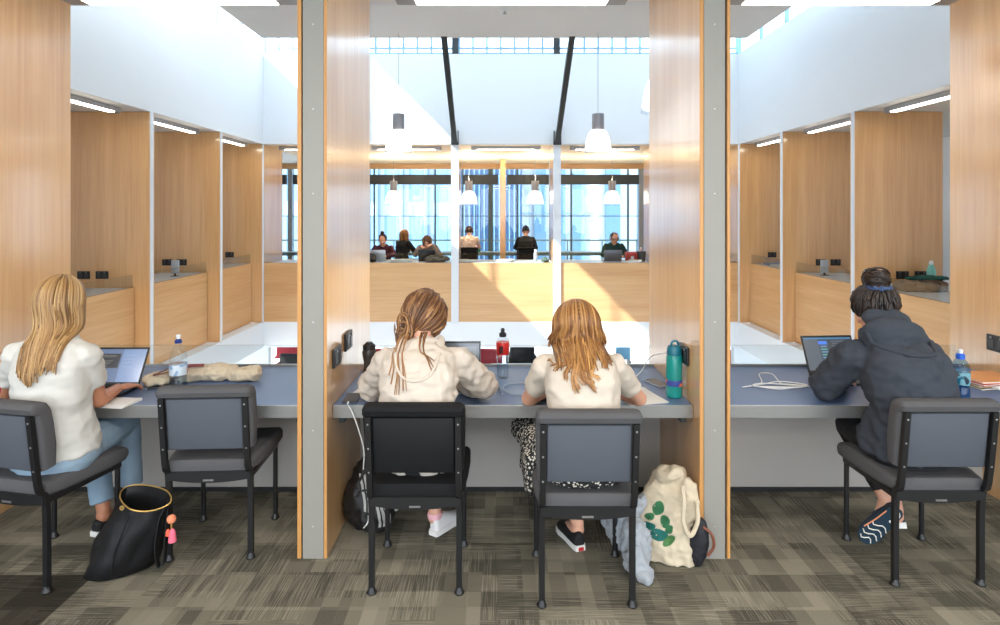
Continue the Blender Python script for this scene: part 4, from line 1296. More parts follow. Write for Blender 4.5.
# pale lines moulded into the outsole and the white heel pod
heel, toe = V((1.990, 2.985, .215)), V((1.865, 3.075, .012))
F_ = (toe - heel).normalized(); U_ = V((.45, .75, .25)); U_ = (U_ - F_ * U_.dot(F_)).normalized(); S_ = F_.cross(U_); L_ = (toe - heel).length
M_line = mat('pale_sole_line', srgb(226, 220, 210), .6)
for a in (.50, .63, .76, .88):
    bm = BM(); tube(bm, [heel + F_ * L_ * (a + .05 * math.sin(q * 1.4)) + S_ * (-.038 + .076 * q / 5) * (1.05 if a < .8 else .8) - U_ * .001 for q in range(6)], .003, 6); finish('sole_line', bm, M_line, W4)
bm = BM(); tube(bm, smooth_path([heel + F_ * L_ * .08 + S_ * -.020 - U_ * .001, heel + F_ * L_ * .03 - U_ * .001, heel + F_ * L_ * .10 + S_ * .022 - U_ * .001, heel + F_ * L_ * .30 + S_ * .014 - U_ * .001], 4), .007, 8); finish('heel_pod', bm, M_sole, W4)
bm = BM(); tube(bm, smooth_path([heel + F_ * L_ * .15 - S_ * .032 - U_ * .001, heel + F_ * L_ * .45 - S_ * .036 - U_ * .001, heel + F_ * L_ * .7 - S_ * .046 - U_ * .001], 4), .0035, 6); finish('sole_line', bm, mat('coral_line', srgb(226, 150, 110), .6), W4)
# hair drawn up into a bun with a blue scrunchie
scalp(J4, W4, H_dark, rx=.090, ry=.106, rz=.106, lift=.018, tone=.3)
F, U, R = head_axes(J4)
bunc = V(J4['head']) + V((.0, -.02, .112))
swept(J4, tuple(bunc), 420, 31, H_dark, W4, rx=.100, ry=.112, rz=.112, tail=0, rr=.0058, thm=128)
rnd = random.Random(6); st = []
bc = bunc + V((-.010, -.004, .046))
for i in range(90):
    ax = V((rnd.gauss(0, .5), rnd.gauss(0, .5), 1)).normalized(); u = ax.orthogonal().normalized(); w_ = ax.cross(u)
    r_ = rnd.uniform(.042, .066); h_ = rnd.uniform(-.032, .030); a0 = rnd.uniform(0, 6.28)
    rr_ = r_ * math.sqrt(max(.2, 1 - (h_ / .05) ** 2))
    pts = [bc + (u * math.cos(a0 + t * .45) + w_ * math.sin(a0 + t * .45)) * rr_ + ax * h_ * .8 for t in range(10)]
    st.append((pts, [.006 * (1 - .4 * abs(q / 4.5 - 1)) for q in range(10)], min(1, max(0, rnd.gauss(.45, .25)))))
for i in range(12):
    a = rnd.uniform(-1.2, .4); p0 = V(J4['head']) + V((-.075, -.02 + rnd.uniform(-.03, .03), .03 + rnd.uniform(-.03, .05)))
    st.append((smooth_path([p0, p0 + V((-.02, 0, .01)), p0 + V((-.03, -.005, -.02 + rnd.uniform(-.02, .02)))], 4), .0012, .5))
strand_mesh('hair_bun', st, H_dark, W4)
bm = BM()
ring = [bunc + V((math.cos(2 * PI * k / 24) * .050, math.sin(2 * PI * k / 24) * .050, .004 * math.sin(k * 2.6))) for k in range(24)]
tube(bm, ring, [.014 + .004 * math.sin(k * 3.1) for k in range(24)], 8, closed=True, cap=False)
finish('scrunchie', bm, mat('navy_scrunchie', srgb(52, 74, 112), .7, var=.2, scale=60), W4)
# ------------------------------------------------------------------ things on and under the near desks
ZT = .7205
M_lapg = mat('space_grey_aluminium', srgb(108, 110, 116), .35, metal=.7, var=.03)
M_laps = mat('silver_aluminium', srgb(190, 192, 196), .32, metal=.6, var=.03)
M_lapk = mat('black_laptop_shell', srgb(24, 25, 28), .4)
M_key = mat('black_keys', srgb(18, 18, 20), .5)
M_paper = mat('white_paper', srgb(226, 224, 220), .8, var=.02)
M_cable = mat('white_cable', srgb(226, 226, 224), .45)
M_scrk = mat('black_bezel', (.008, .008, .009), .2)

def laptop(label, loc, rz, w, dp, tilt, hgt, shell, rows, lidonly=False, dot=False):
    """ROWS: (x0, x1, z0, z1, colour, strength) areas of the picture in fractions of the screen"""
    t = thing('laptop', label, 'laptop', loc, rz)
    PM[t.name] = Matrix.Identity(4)
    bm = BM(); box(bm, -w / 2, w / 2, -dp, 0, 0, .014, bev=.003); b = finish('base', bm, shell, t)
    bm = BM()
    for r in range(5):
        for c in range(12):
            x = -w * .43 + c * w * .86 / 12; y = -dp * .12 - r * dp * .085
            box(bm, x, x + w * .06, y - dp * .066, y, .0142, .0155)
    finish('keyboard', bm, M_key, b, False)
    bm = BM(); box(bm, -w * .16, w * .16, -dp * .95, -dp * .62, .0142, .0148); finish('trackpad', bm, shell, b, False)
    Mx = Matrix.Translation((0, -.002, .015)) @ Matrix.Rotation(-rad(tilt), 4, 'X')
    bm = BM(); box(bm, -w / 2, w / 2, -.002, .004, 0, hgt, bev=.002, M=Mx); lid = finish('lid', bm, shell, t)
    bm = BM(); box(bm, -w / 2 + .003, w / 2 - .003, -.0032, -.0021, .004, hgt - .003, M=Mx); finish('bezel', bm, M_scrk, lid, False)
    mats, idx = [], {}
    bm = BM()
    sw, sh = w - .018, hgt - .028
    for i, (a, b_, c, d, col, s) in enumerate(rows):
        k = (col, s)
        if k not in idx:
            idx[k] = len(mats); mats.append(screen('screen_tone', srgb(*col), s))
        y = -.0036 - .0002 * i
        vs_ = [bm.verts.new(Mx @ V((-sw / 2 + sw * fx_, y, .016 + sh * fz))) for fx_, fz in ((a, c), (b_, c), (b_, d), (a, d))]
        f = bm.faces.new(vs_); f.material_index = idx[k]
    me = bpy.data.meshes.new('screen'); bm.to_mesh(me); bm.free()
    for m_ in mats: me.materials.append(m_)
    o = bpy.data.objects.new('screen', me); C.objects.link(o); o.parent = lid
    return t
rows = [(0, 1, 0, 1, (112, 138, 178), .75), (0, .58, 0, 1, (92, 112, 146), .7), (.03, .55, .42, .86, (16, 18, 24), .5)]
rnd = random.Random(2)
for i in range(9):
    z = .80 - i * .042
    rows.append((.06, .06 + rnd.uniform(.12, .42), z, z + .014, (150, 150, 140), .5))
for i in range(4):
    rows.append((.64, .64 + rnd.uniform(.1, .3), .8 - i * .12, .815 - i * .12, (150, 172, 205), .7))
laptop('open laptop with blue screen under the hands of the woman in white tee', (-2.165, 3.345, ZT), 0, .33, .225, 30, .215, M_lapk, rows)
laptop('laptop with dark screen before the woman in cream hoodie', (-.27, 3.44, ZT), 0, .34, .23, 14, .220, M_lapg, [(0, 1, 0, 1, (70, 80, 84), .5), (.05, .6, .1, .9, (92, 104, 104), .5), (.64, .95, .5, .9, (120, 128, 124), .5)])
rows = [(0, 1, 0, 1, (30, 40, 50), .6), (0, .30, 0, .94, (78, 88, 98), .55), (.30, .48, 0, .94, (34, 52, 74), .6), (.02, .98, .945, .985, (40, 120, 170), .8), (.30, .48, .78, .88, (50, 110, 210), .9), (.62, .70, .50, .56, (60, 130, 220), .9)]
for i in range(8):
    rows.append((.33, .46, .70 - i * .085, .735 - i * .085, ((90, 190, 170) if i % 2 else (120, 160, 200)), .6))
for i in range(12):
    z = .86 - i * .07; x = .52 + rnd.uniform(0, .05)
    rows.append((x, x + rnd.uniform(.1, .36), z, z + .022, (104, 118, 132), .55))
laptop('open laptop with dark chat window before the person in dark hoodie', (2.02, 3.60, ZT), rad(4), .325, .225, 24, .225, M_lapk, rows)

def bottle(name, label, cat, loc, parts):
    t = thing(name, label, cat, loc)
    for nm, prof, m in parts:
        bm = BM(); lathe(bm, [(r, z + loc[2]) for r, z in prof], (loc[0], loc[1], 0), 28); finish(nm, bm, m, t)
    return t
M_pet = glass('clear_plastic', (.93, .96, .98), gloss=.9)
M_water = glass('water', (.92, .96, .99), gloss=.6)
M_waterb = glass('blue_plastic', (.30, .58, .86), gloss=.8)
M_waterb2 = glass('deep_blue_water', (.42, .66, .86), gloss=.6)
M_blue = mat('blue_cap', srgb(24, 54, 130), .35)
M_blue2 = mat('bright_blue_cap', srgb(40, 96, 200), .35)
def label_mat(name, c1, c2, c3, sc=30):
    m, nt, out = _new(name)
    p = nd(nt, 'ShaderNodeBsdfPrincipled', i_Roughness=.35)
    tc = nd(nt, 'ShaderNodeTexCoord'); n = nd(nt, 'ShaderNodeTexVoronoi'); n.inputs['Scale'].default_value = sc
    nt.links.new(tc.outputs['Object'], n.inputs['Vector'])
    r = nd(nt, 'ShaderNodeValToRGB'); r.color_ramp.interpolation = 'CONSTANT'
    r.color_ramp.elements[0].color = c4(c1); r.color_ramp.elements[1].color = c4(c3); r.color_ramp.elements[1].position = .62
    e = r.color_ramp.elements.new(.36); e.color = c4(c2)
    nt.links.new(n.outputs['Color'], r.inputs[0]); nt.links.new(r.outputs[0], p.inputs['Base Color']); nt.links.new(p.outputs[0], out.inputs[0])
    return m
bottle('water_bottle', 'clear plastic water bottle with blue cap standing before the tote in the left bay', 'bottle', (-1.79, 3.36, ZT), [
    ('bottle_shell', [(.040, 0), (.046, .006), (.046, .05), (.043, .06), (.046, .07), (.046, .15), (.044, .175), (.036, .205), (.022, .228), (.015, .238), (.015, .246)], M_pet),
    ('water', [(.040, .004), (.043, .008), (.043, .05), (.040, .06), (.043, .07), (.043, .135)], M_water),
    ('wrap_label', [(.0468, .072), (.0472, .074), (.0472, .128), (.0468, .130)], label_mat('splashed_label', srgb(150, 182, 214), srgb(214, 228, 238), srgb(196, 96, 92))),
    ('cap', [(.018, .246), (.019, .248), (.019, .262), (.012, .266), (.012, .270)], M_blue),
    ('spout', [(.010, .270), (.010, .280), (.013, .284), (.012, .292), (.004, .294)], M_white)])
bottle('flask', 'black hourglass drink flask by the left partition socket', 'flask', (-.745, 3.47, ZT), [
    ('flask_body', [(.030, 0), (.036, .004), (.037, .05), (.030, .085), (.030, .11), (.038, .15), (.040, .175), (.034, .186)], mat('smoke_black_plastic', srgb(62, 58, 55), .3)),
    ('lid', [(.036, .187), (.037, .192), (.035, .212), (.022, .220), (.018, .228), (.006, .230)], mat('black_lid', srgb(34, 33, 33), .4))])
bottle('sports_bottle', 'clear sports bottle with red label and black cap between the two women', 'bottle', (.028, 3.54, ZT), [
    ('bottle_shell', [(.031, 0), (.037, .006), (.037, .02), (.034, .03), (.036, .07), (.033, .09), (.036, .12), (.038, .20), (.035, .225), (.022, .240), (.016, .246)], M_pet),
    ('water', [(.029, .004), (.034, .008), (.032, .03), (.034, .07), (.031, .09), (.034, .128)], M_water),
    ('wrap_label', [(.0370, .142), (.0388, .145), (.0395, .202), (.0372, .214)], mat('red_label', srgb(206, 44, 40), .35, var=.12, scale=25)),
    ('cap', [(.018, .244), (.021, .247), (.021, .264), (.013, .270)], M_lapk),
    ('spout', [(.011, .270), (.012, .286), (.008, .294), (.003, .295)], M_lapk)])
# small dark block printed on the red label
t = C.objects['sports_bottle']
bm = BM()
ringv = []
for z in (.152, .196):
    ringv.append([V((.028 + .0402 * math.sin(a), 3.54 - .0402 * math.cos(a), ZT + z)) for a in [rad(-34 + 36 * q / 6) for q in range(7)]])
vs_ = [[bm.verts.new(p) for p in r] for r in ringv]
for q in range(6): bm.faces.new((vs_[0][q], vs_[0][q + 1], vs_[1][q + 1], vs_[1][q]))
finish('label_panel', bm, mat('dark_label_panel', srgb(70, 26, 28), .4), t)
M_teal = glass('teal_plastic', (.06, .52, .48), gloss=.7)
M_teal2 = mat('teal_lid', srgb(22, 108, 128), .35)
bottle('drink_bottle', 'teal drink bottle with coral label by the right grey post', 'bottle', (.935, 3.185, ZT), [
    ('bottle_shell', [(.036, 0), (.042, .006), (.042, .20), (.040, .215), (.036, .222)], mat('translucent_teal', srgb(20, 142, 136), .18, var=.05, spec=.6)),
    ('lid', [(.038, .2225), (.039, .228), (.037, .255), (.030, .270), (.012, .274)], M_teal2),
    ('wrap_label', [(.0424, .062), (.0428, .064), (.0428, .092), (.0424, .094)], label_mat('coral_label', srgb(226, 118, 84), srgb(58, 74, 150), srgb(226, 118, 84), 22))])
t = C.objects['drink_bottle']
bm = BM(); tube(bm, smooth_path([V((.915, 3.175, ZT + .262)), V((.92, 3.17, ZT + .292)), V((.945, 3.17, ZT + .296)), V((.955, 3.175, ZT + .268))], 5), .006, 8); finish('carry_loop', bm, M_teal2, t)
bottle('water_bottle', 'blue-tinted water bottle behind the right-hand chair', 'bottle', (2.435, 3.16, ZT), [
    ('bottle_shell', [(.036, 0), (.043, .006), (.043, .055), (.040, .065), (.043, .08), (.043, .15), (.040, .172), (.028, .196), (.016, .206)], glass('pale_blue_plastic', (.62, .80, .95), gloss=.8)),
    ('water', [(.034, .004), (.040, .008), (.040, .055), (.037, .065), (.040, .08), (.040, .13)], M_waterb2),
    ('wrap_label', [(.0434, .075), (.0438, .078), (.0438, .138), (.0434, .14)], label_mat('teal_navy_label', srgb(16, 40, 60), srgb(24, 96, 120), srgb(110, 160, 175), 48)),
    ('cap', [(.018, .206), (.021, .209), (.021, .228), (.014, .236)], M_blue2),
    ('spout', [(.010, .236), (.011, .25), (.013, .254), (.004, .258)], M_white)])

# phones, papers, pens, cables
def slab(name, label, cat, x, y, w, l, h, rz, m, screen_m=None, z=ZT):
    t = thing(name, label, cat, (x, y, z), rz); Mx = PM[t.name]
    bm = BM(); box(bm, -w / 2, w / 2, -l / 2, l / 2, 0, h, bev=min(.003, h * .4), M=Mx); finish('case', bm, m, t)
    if screen_m:
        bm = BM(); box(bm, -w / 2 + .004, w / 2 - .004, -l / 2 + .006, l / 2 - .006, h + .0001, h + .0006, M=Mx); finish('screen', bm, screen_m, t, False)
    return t
M_phone = mat('phone_case_dark', srgb(44, 48, 54), .4)
M_phscr = mat('phone_glass', (.01, .01, .012), .08)
slab('phone', 'dark phone charging at the left end of the middle desk', 'phone', -.765, 3.145, .078, .155, .009, rad(4), M_phone, M_phscr)
slab('phone', 'silver-edged phone lying behind the teal bottle', 'phone', .905, 3.42, .078, .160, .009, rad(22), M_laps, M_phscr)
def sheet(label, x, y, w, l, rz, name='paper_sheet', n=3, z=ZT):
    t = thing(name, label, 'paper', (x, y, z), rz); Mx = PM[t.name]
    rnd = random.Random(int(abs(x) * 1000))
    for i in range(n):
        M2 = Mx @ Matrix.Rotation(rad(rnd.uniform(-3, 3)), 4, 'Z')
        bm = BM(); box(bm, -w / 2, w / 2, -l / 2, l / 2, .0012 * i, .0012 * i + .0010, M=M2); finish('sheet', bm, M_paper, t, False)
    return t
sheet('white paper beside the black flask, under the hoodie sleeve', -.70, 3.30, .15, .20, rad(-8))
sheet('white paper by the right elbow of the golden-haired woman', .74, 3.19, .21, .28, rad(14))
t = thing('notepad', 'white notepad hanging over the desk edge under the elbow of the woman in white tee', 'notepad', (-1.985, 3.07, ZT), rad(-6)); Mx = PM[t.name]
for i in range(5):
    bm = BM(); box(bm, -.125, .125, -.07 + .004 * i, .07, .002 * i, .002 * i + .0018, M=Mx @ Matrix.Rotation(rad(i - 2), 4, 'Z')); finish('page', bm, M_paper, t, False)
slab('notebook', 'thin black notebook under the arm of the golden-haired woman', 'notebook', .255, 3.15, .22, .16, .010, rad(3), M_lapk)
t = thing('folder', 'pink folder standing at the left edge beside the woman in white tee', 'folder', (-2.70, 3.20, ZT)); bm = BM(); box(bm, -2.765, -2.655, 3.16, 3.235, ZT, ZT + .115, bev=.012); finish('cover', bm, mat('hot_pink', srgb(232, 70, 104), .5), t)
bm = BM(); box(bm, -2.72, -2.68, 3.155, 3.1595, ZT + .04, ZT + .06, bev=.002); finish('label_patch', bm, M_paper, t)
def pen(label, p0, p1, m, cat='pen'):
    p0, p1 = V(p0), V(p1); t = thing('pen', label, cat, p0); d = (p1 - p0)
    bm = BM(); tube(bm, [p0, p0 + d * .6], .0048, 8); finish('barrel', bm, m, t)
    bm = BM(); tube(bm, [p0 + d * .6, p1], .0054, 8); finish('cap', bm, M_lapk, t)
    bm = BM(); tube(bm, [p0, p0 - d.normalized() * .012], [.0045, .001], 8); finish('tip', bm, M_silver, t)
pen('blue pen lying on the desk between the two women', (.02, 3.215, ZT + .0055), (.005, 3.33, ZT + .0055), mat('navy_pen', srgb(40, 52, 80), .4))
pen('black pen beside the fingers of the woman in white tee', (-1.93, 3.30, ZT + .0055), (-1.82, 3.36, ZT + .0055), M_lapk)
def cable(label, pts, r=.0028, m=None, name='cable', ends=True):
    t = thing(name, label, 'cable', pts[0]); m = m or M_cable
    P = smooth_path(pts, 6); bm = BM(); tube(bm, P, r, 6); finish('cord', bm, m, t)
    if ends:
        a, b = V(P[0]), V(P[1]); d = (a - b).normalized()
        bm = BM(); tube(bm, [a + d * .001, a + d * .022], .0055, 8); finish('plug', bm, m, t)
    return t
zc = ZT + .004
cable('white charging cable hanging over the desk edge from the phone', [(-.765, 3.06, ZT + .006), (-.76, 3.035, ZT + .006), (-.735, 3.024, ZT - .03), (-.70, 3.018, .60), (-.675, 3.02, .50), (-.68, 3.03, .40)])
cable('grey cable looping over the desk left of the golden-haired woman', [(.20, 3.22, zc), (.08, 3.21, zc), (.03, 3.30, zc), (.06, 3.40, zc), (.20, 3.42, zc), (.26, 3.40, zc)], m=mat('grey_cable', srgb(150, 160, 176), .45))
cable('pale cable curling behind the elbow of the golden-haired woman up to the right socket', [(.58, 3.40, zc), (.70, 3.33, zc), (.77, 3.40, zc), (.80, 3.52, zc), (.86, 3.60, zc + .02), (.90, 3.50, .86), (.968, 3.22, .95)])
rnd = random.Random(9)
coil = [V((1.95 + .0, 3.50, zc)), V((1.86, 3.44, zc)), V((1.74, 3.36, zc))]
c0 = V((1.58, 3.36, zc))
for i in range(18):
    a = 2.2 + i * 1.05
    coil.append(c0 + V((math.cos(a) * (.12 + .04 * math.sin(i * 2.1)), math.sin(a) * (.05 + .02 * math.cos(i * 1.7)), .003 * (i % 4))))
coil += [V((1.60, 3.50, zc + .03)), V((1.56, 3.58, zc + .01)), V((1.50, 3.42, zc)), V((1.36, 3.34, zc))]
cable('tangled white charging cable on the right desk by the laptop', coil, .003)
t = slab('tablet', 'pale closed tablet lying right of the dark hoodie', 'tablet', 2.30, 3.52, .20, .26, .012, rad(-4), M_lapg)
bm = BM(); box(bm, 2.22, 2.38, 3.44, 3.62, ZT + .0125, ZT + .016); finish('sheet', bm, M_paper, t, False)
# colourful folders and the white cord on them
for i, (dx, col, a, nm) in enumerate(((0, (122, 108, 96), 10, 'grey-brown folder at the bottom of the stack by the right wall'), (.01, (226, 190, 60), 4, 'yellow folder second in the stack by the right wall'), (-.005, (196, 84, 70), 14, 'red folder third in the stack by the right wall'), (.015, (214, 150, 96), 7, 'orange-tan folder topmost in the stack by the right wall'))):
    x, y, z = 2.78 + dx, 3.42, ZT + .0115 * i
    t = thing('folder', nm, 'folder', (x, y, z), rad(a), group='folders stacked on the right desk'); Mx = PM[t.name]
    mm = mat('folder_card', srgb(*col), .6)
    bm = BM(); box(bm, -.15, .13, -.11, .11, 0, .001, M=Mx); box(bm, -.15, .13, -.11, .11, .0095, .0105, M=Mx); box(bm, .129, .131, -.11, .11, 0, .0105, M=Mx); finish('cover', bm, mm, t, False)
    bm = BM(); box(bm, -.145, .125, -.105, .105, .0015, .009, M=Mx); finish('pages', bm, M_paper, t, False)
coil = [V((2.74 + .065 * math.cos(a * .9) * (1 + .2 * math.sin(a)), 3.235 + .038 * math.sin(a * .9), zc + .004 * (k % 3) + .022 * abs(math.sin(a * .45)))) for k, a in enumerate([i * .75 for i in range(26)])]
cable('white cord coiled in front of the folder stack', coil, .003)

# ------------------------------------------------------------------ soft things
def crumple(amp, f, seed):
    def d(p, n):
        q = V((p.x * f + seed, p.y * f - seed, p.z * f * 1.2))
        a = 1 - abs(noise.noise(q)) * 2.4; b = 1 - abs(noise.noise(q * 2.1 + V((5, 1, 3)))) * 2.2
        return amp * (.65 * a + .4 * b - .25)
    return d
M_canvas = mat('natural_canvas', srgb(200, 186, 162), .9, var=.06, scale=14, bump=.15, bscale=250)
# tote lying on the left desk
t = thing('tote_bag', 'crumpled natural canvas tote lying on the left desk beside the water bottle', 'bag', (-1.7, 3.5, ZT))
bm = BM()
for c, a, b_, d in (((-1.93, 3.40, ZT + .030), (.075, 0, .0), (0, .07, 0), (0, 0, .030)), ((-1.80, 3.49, ZT + .040), (.12, .02, 0), (0, .08, 0), (0, 0, .040)), ((-1.64, 3.52, ZT + .040), (.13, 0, 0), (0, .075, 0), (0, 0, .040)), ((-1.48, 3.50, ZT + .036), (.10, -.01, .012), (0, .06, 0), (0, 0, .036)), ((-1.42, 3.49, ZT + .048), (.045, 0, .012), (0, .045, 0), (-.01, 0, .044))):
    ell(bm, c, a, b_, d, 22)
me = remesh(bm, .007, 3, .5, crumple(.020, 15, 3.1))
for v in me.vertices:
    v.co.z = max(v.co.z, ZT + .002)
finish('canvas', me, M_canvas, t, ang=80)
bm = BM(); tube(bm, smooth_path([V((-1.93, 3.36, ZT + .066)), V((-1.90, 3.33, ZT + .076)), V((-1.85, 3.36, ZT + .082)), V((-1.87, 3.41, ZT + .088)), V((-1.93, 3.36, ZT + .066))], 4), .004, 6); finish('brown_ring', bm, mat('brown_leather', srgb(104, 58, 48), .5), t)
bm = BM(); tube(bm, smooth_path([V((-1.86, 3.42, ZT + .085)), V((-1.78, 3.44, ZT + .096)), V((-1.70, 3.47, ZT + .094))], 4), .010, 6); finish('handle', bm, mat('dusty_red_strap', srgb(128, 66, 66), .6), t)

# black leather tote on the floor, open mouth, gold zip
M_leather = mat('black_leather', srgb(17, 17, 19), .5, var=.12, scale=30, bump=.12, bscale=60, spec=.3)
t = thing('handbag', 'slouching open black leather bag on the carpet between the left chairs', 'bag', (-1.72, 2.86, 0))
lo = [V(p + (.006,)) for p in ((-1.93, 2.79), (-1.83, 2.75), (-1.72, 2.80), (-1.655, 2.89), (-1.72, 2.99), (-1.84, 2.97), (-1.90, 2.88))]
hi = [at(120, 497, 2.88), at(130, 509, 2.81), at(150, 511, 2.81), at(170, 503, 2.83), at(167, 491, 2.90), at(145, 485, 2.96), at(126, 487, 2.95)]
def loop_ring(pts, n=8):
    out = []
    m_ = len(pts)
    for i in range(m_):
        a, b, c, d = pts[(i - 1) % m_], pts[i], pts[(i + 1) % m_], pts[(i + 2) % m_]
        for k in range(n):
            u = k / n
            out.append(.5 * ((2 * b) + (c - a) * u + (2 * a - 5 * b + 4 * c - d) * u * u + (3 * b - a - 3 * c + d) * u ** 3))
    return out
A, B = loop_ring(lo), loop_ring(hi)
cen = sum(A, V()) / len(A)
rings = []
for f in (0, .04, .15, .3, .45, .6, .75, .88, 1.):
    r = []
    for k, (p, q) in enumerate(zip(A, B)):
        x = p.lerp(q, f)
        bul = .016 * math.sin(PI * min(1, f * 1.15)) * (1 if f < .87 else 0)
        c = cen.lerp(sum(B, V()) / len(B), f)
        dr = (x - c); dr.z = 0
        x = x + dr.normalized() * (bul + .022 * noise.noise(V((k * .22, f * 3.5, 2.))) * (1 if 0 < f < 1 else 0))
        r.append(x)
    rings.append(r)
cB = sum(B, V()) / len(B)
inner = [[q.lerp(cB, .05) - V((0, 0, .002)) for q in B]] + [[q.lerp(cB, .12) + (cen - cB) * s for q in B] for s in (.15, .35, .55)]
bm = BM(); vs_ = loft(bm, rings + inner, cap=False)
bm.faces.new(list(reversed(vs_[0]))); bm.faces.new(vs_[-1])
finish('leather_body', bm, M_leather, t, ang=60)
M_gold = mat('gold_zip', srgb(196, 160, 92), .35, metal=.6)
bm = BM(); tube(bm, B, .0035, 6, closed=True, cap=False); finish('zip', bm, M_gold, t)
bm = BM(); tube(bm, [A[k].lerp(B[k], f) + V((-.004, -.022, .0)) for k, f in ((12, .08), (11, .25), (10, .45), (10, .62), (10, .8), (10, .96))], .003, 5); finish('seam', bm, M_leather, t)
bm = BM()
for k in range(1):
    lathe(bm, [(.004, -.002), (.011, -.002), (.011, .002), (.004, .002)], (0, 0, 0), 14, M=Matrix.Translation(at(122, 508, 2.79)) @ Matrix.Rotation(PI / 2, 4, 'X'), cap=False)
finish('eyelet', bm, M_gold, t)
bm = BM(); P = smooth_path([at(166, 506, 2.82), at(160, 520, 2.81), at(156, 548, 2.80), at(159, 566, 2.80), at(164, 560, 2.81), at(166, 535, 2.82), at(169, 508, 2.83)], 6)
fr = frames(P); loft(bm, [[p + V((0, 1, 0)) * a + u_ * b for a, b in ((-.012, -.003), (.012, -.003), (.012, .003), (-.012, .003))] for p, tt, u_, w_ in [(p, tt, V((0, 1, 0)).cross(tt).normalized(), 0) for p, tt, _, _ in fr]]); finish('strap', bm, M_leather, t)
c_ = at(171.5, 519, 2.80)
bm = BM(); ell(bm, c_, (.020, 0, 0), (0, .02, 0), (0, 0, .02), 16); finish('orange_pompom', remesh(bm, .004, 0, .5, lambda p, n: .003 * noise.noise(p * 260)), mat('peach_pompom', srgb(232, 140, 104), .9), t)
bm = BM(); tube(bm, [c_ - V((0, 0, .018)), c_ - V((0, 0, .045))], .0045, 6); finish('charm_chain', bm, M_gold, t)
bm = BM(); lathe(bm, [(.006, 0), (.013, -.012), (.016, -.035), (.018, -.060), (.004, -.062)], c_ - V((-.004, 0, .045)), 14); finish('pink_tassel', bm, mat('pink_tassel', srgb(226, 104, 128), .8), t)
bm = BM(); lathe(bm, [(.004, 0), (.009, -.008), (.011, -.03), (.002, -.034)], c_ - V((.014, .004, .045)), 12); finish('coral_bead', bm, mat('coral_bead', srgb(220, 92, 60), .5), t)

# black backpack with white stripes
M_nylon = mat('black_nylon', srgb(19, 19, 21), .55, var=.12, scale=20)
t = thing('backpack', 'black backpack with white stripes against the left partition under the middle desk', 'bag', (-.69, 3.22, 0))
bm = BM()
ell(bm, (-.715, 3.24, .145), (.115, 0, .0), (0, .10, .0), (.0, 0, .15), 24); ell(bm, (-.655, 3.20, .105), (.10, 0, 0), (0, .09, 0), (0, 0, .105), 22)
ell(bm, (-.71, 3.29, .26), (.085, 0, 0), (0, .08, 0), (.02, .0, .11), 20); ell(bm, (-.65, 3.30, .31), (.07, 0, .02), (0, .07, 0), (.01, 0, .065), 20)
me = remesh(bm, .008, 4, .5, crumple(.014, 12, 8.))
for v in me.vertices: v.co.z = max(v.co.z, .003)
bp = finish('nylon_body', me, M_nylon, t, ang=80)
bkp = Back(bp)
def on_front(x, z, off=.003):
    y = bkp(z, x)
    return V((x, (y if y < 5 else 3.14) - off, z))
for k in range(3):
    for (xa, za, xb, zb, nm) in ((-.745 + .022 * k, .30, -.70 + .024 * k, .14, 'white_stripe'), (-.640 + .022 * k, .180 - .012 * k, -.625 + .022 * k, .055, 'white_stripe')):
        bm = BM()
        vs_ = []
        for q in range(12):
            f = q / 11; x = xa + (xb - xa) * f + .010 * math.sin(f * 3); z = za + (zb - za) * f
            vs_.append((bm.verts.new(on_front(x, z)), bm.verts.new(on_front(x + .013, z))))
        for q in range(11): bm.faces.new((vs_[q][0], vs_[q][1], vs_[q + 1][1], vs_[q + 1][0]))
        bmesh.ops.solidify(bm, geom=list(bm.faces), thickness=.002)
        finish(nm, bm, M_paper, t)
bm = BM(); tube(bm, [on_front(-.735 + .014 * q - .0, .275 + .05 * math.sin(q * .55), .006) for q in range(7)], .008, 8); finish('strap', bm, M_nylon, t)
bm = BM(); tube(bm, [on_front(-.700 + .030 * math.sin(q * .32), .055 + .012 * q, .004) for q in range(7)], .0035, 6); finish('pale_piping', bm, M_paper, t)

# natural cotton tote with green leaves, leaning on the right partition
t = thing('tote_bag', 'natural cotton tote printed with green ovals leaning on the right grey post', 'bag', (.83, 2.99, 0))
bm = BM()
F_ = [(.0, .165, .105), (.10, .170, .11), (.20, .150, .095), (.28, .115, .075), (.34, .085, .055), (.385, .060, .04)]
loft(bm, [spine_ring(V((.835 + .13 * z + .0, 2.985 + .22 * z, z + .006)), V((.94, -.34, 0)), V((0, 0, 1)), rx, ry, e=2.8) for z, rx, ry in F_])
ell(bm, (.868, 3.03, .375), (.062, -.02, .01), (.01, .05, 0), (0, 0, .045), 18)
ell(bm, (.93, 2.97, .25), (.06, -.02, 0), (.01, .05, 0), (.02, .02, .12), 18)
me = remesh(bm, .007, 4, .5, crumple(.016, 11, 1.7))
for v in me.vertices: v.co.z = max(v.co.z, .003); v.co.x = min(v.co.x, .985)
tb = finish('canvas', me, M_canvas, t, ang=80)
bkt = Back(tb)
M_leafs = [mat('printed_green', srgb(70, 140, 96), .8), mat('printed_teal', srgb(48, 136, 128), .8), mat('printed_light_green', srgb(104, 158, 96), .8)]
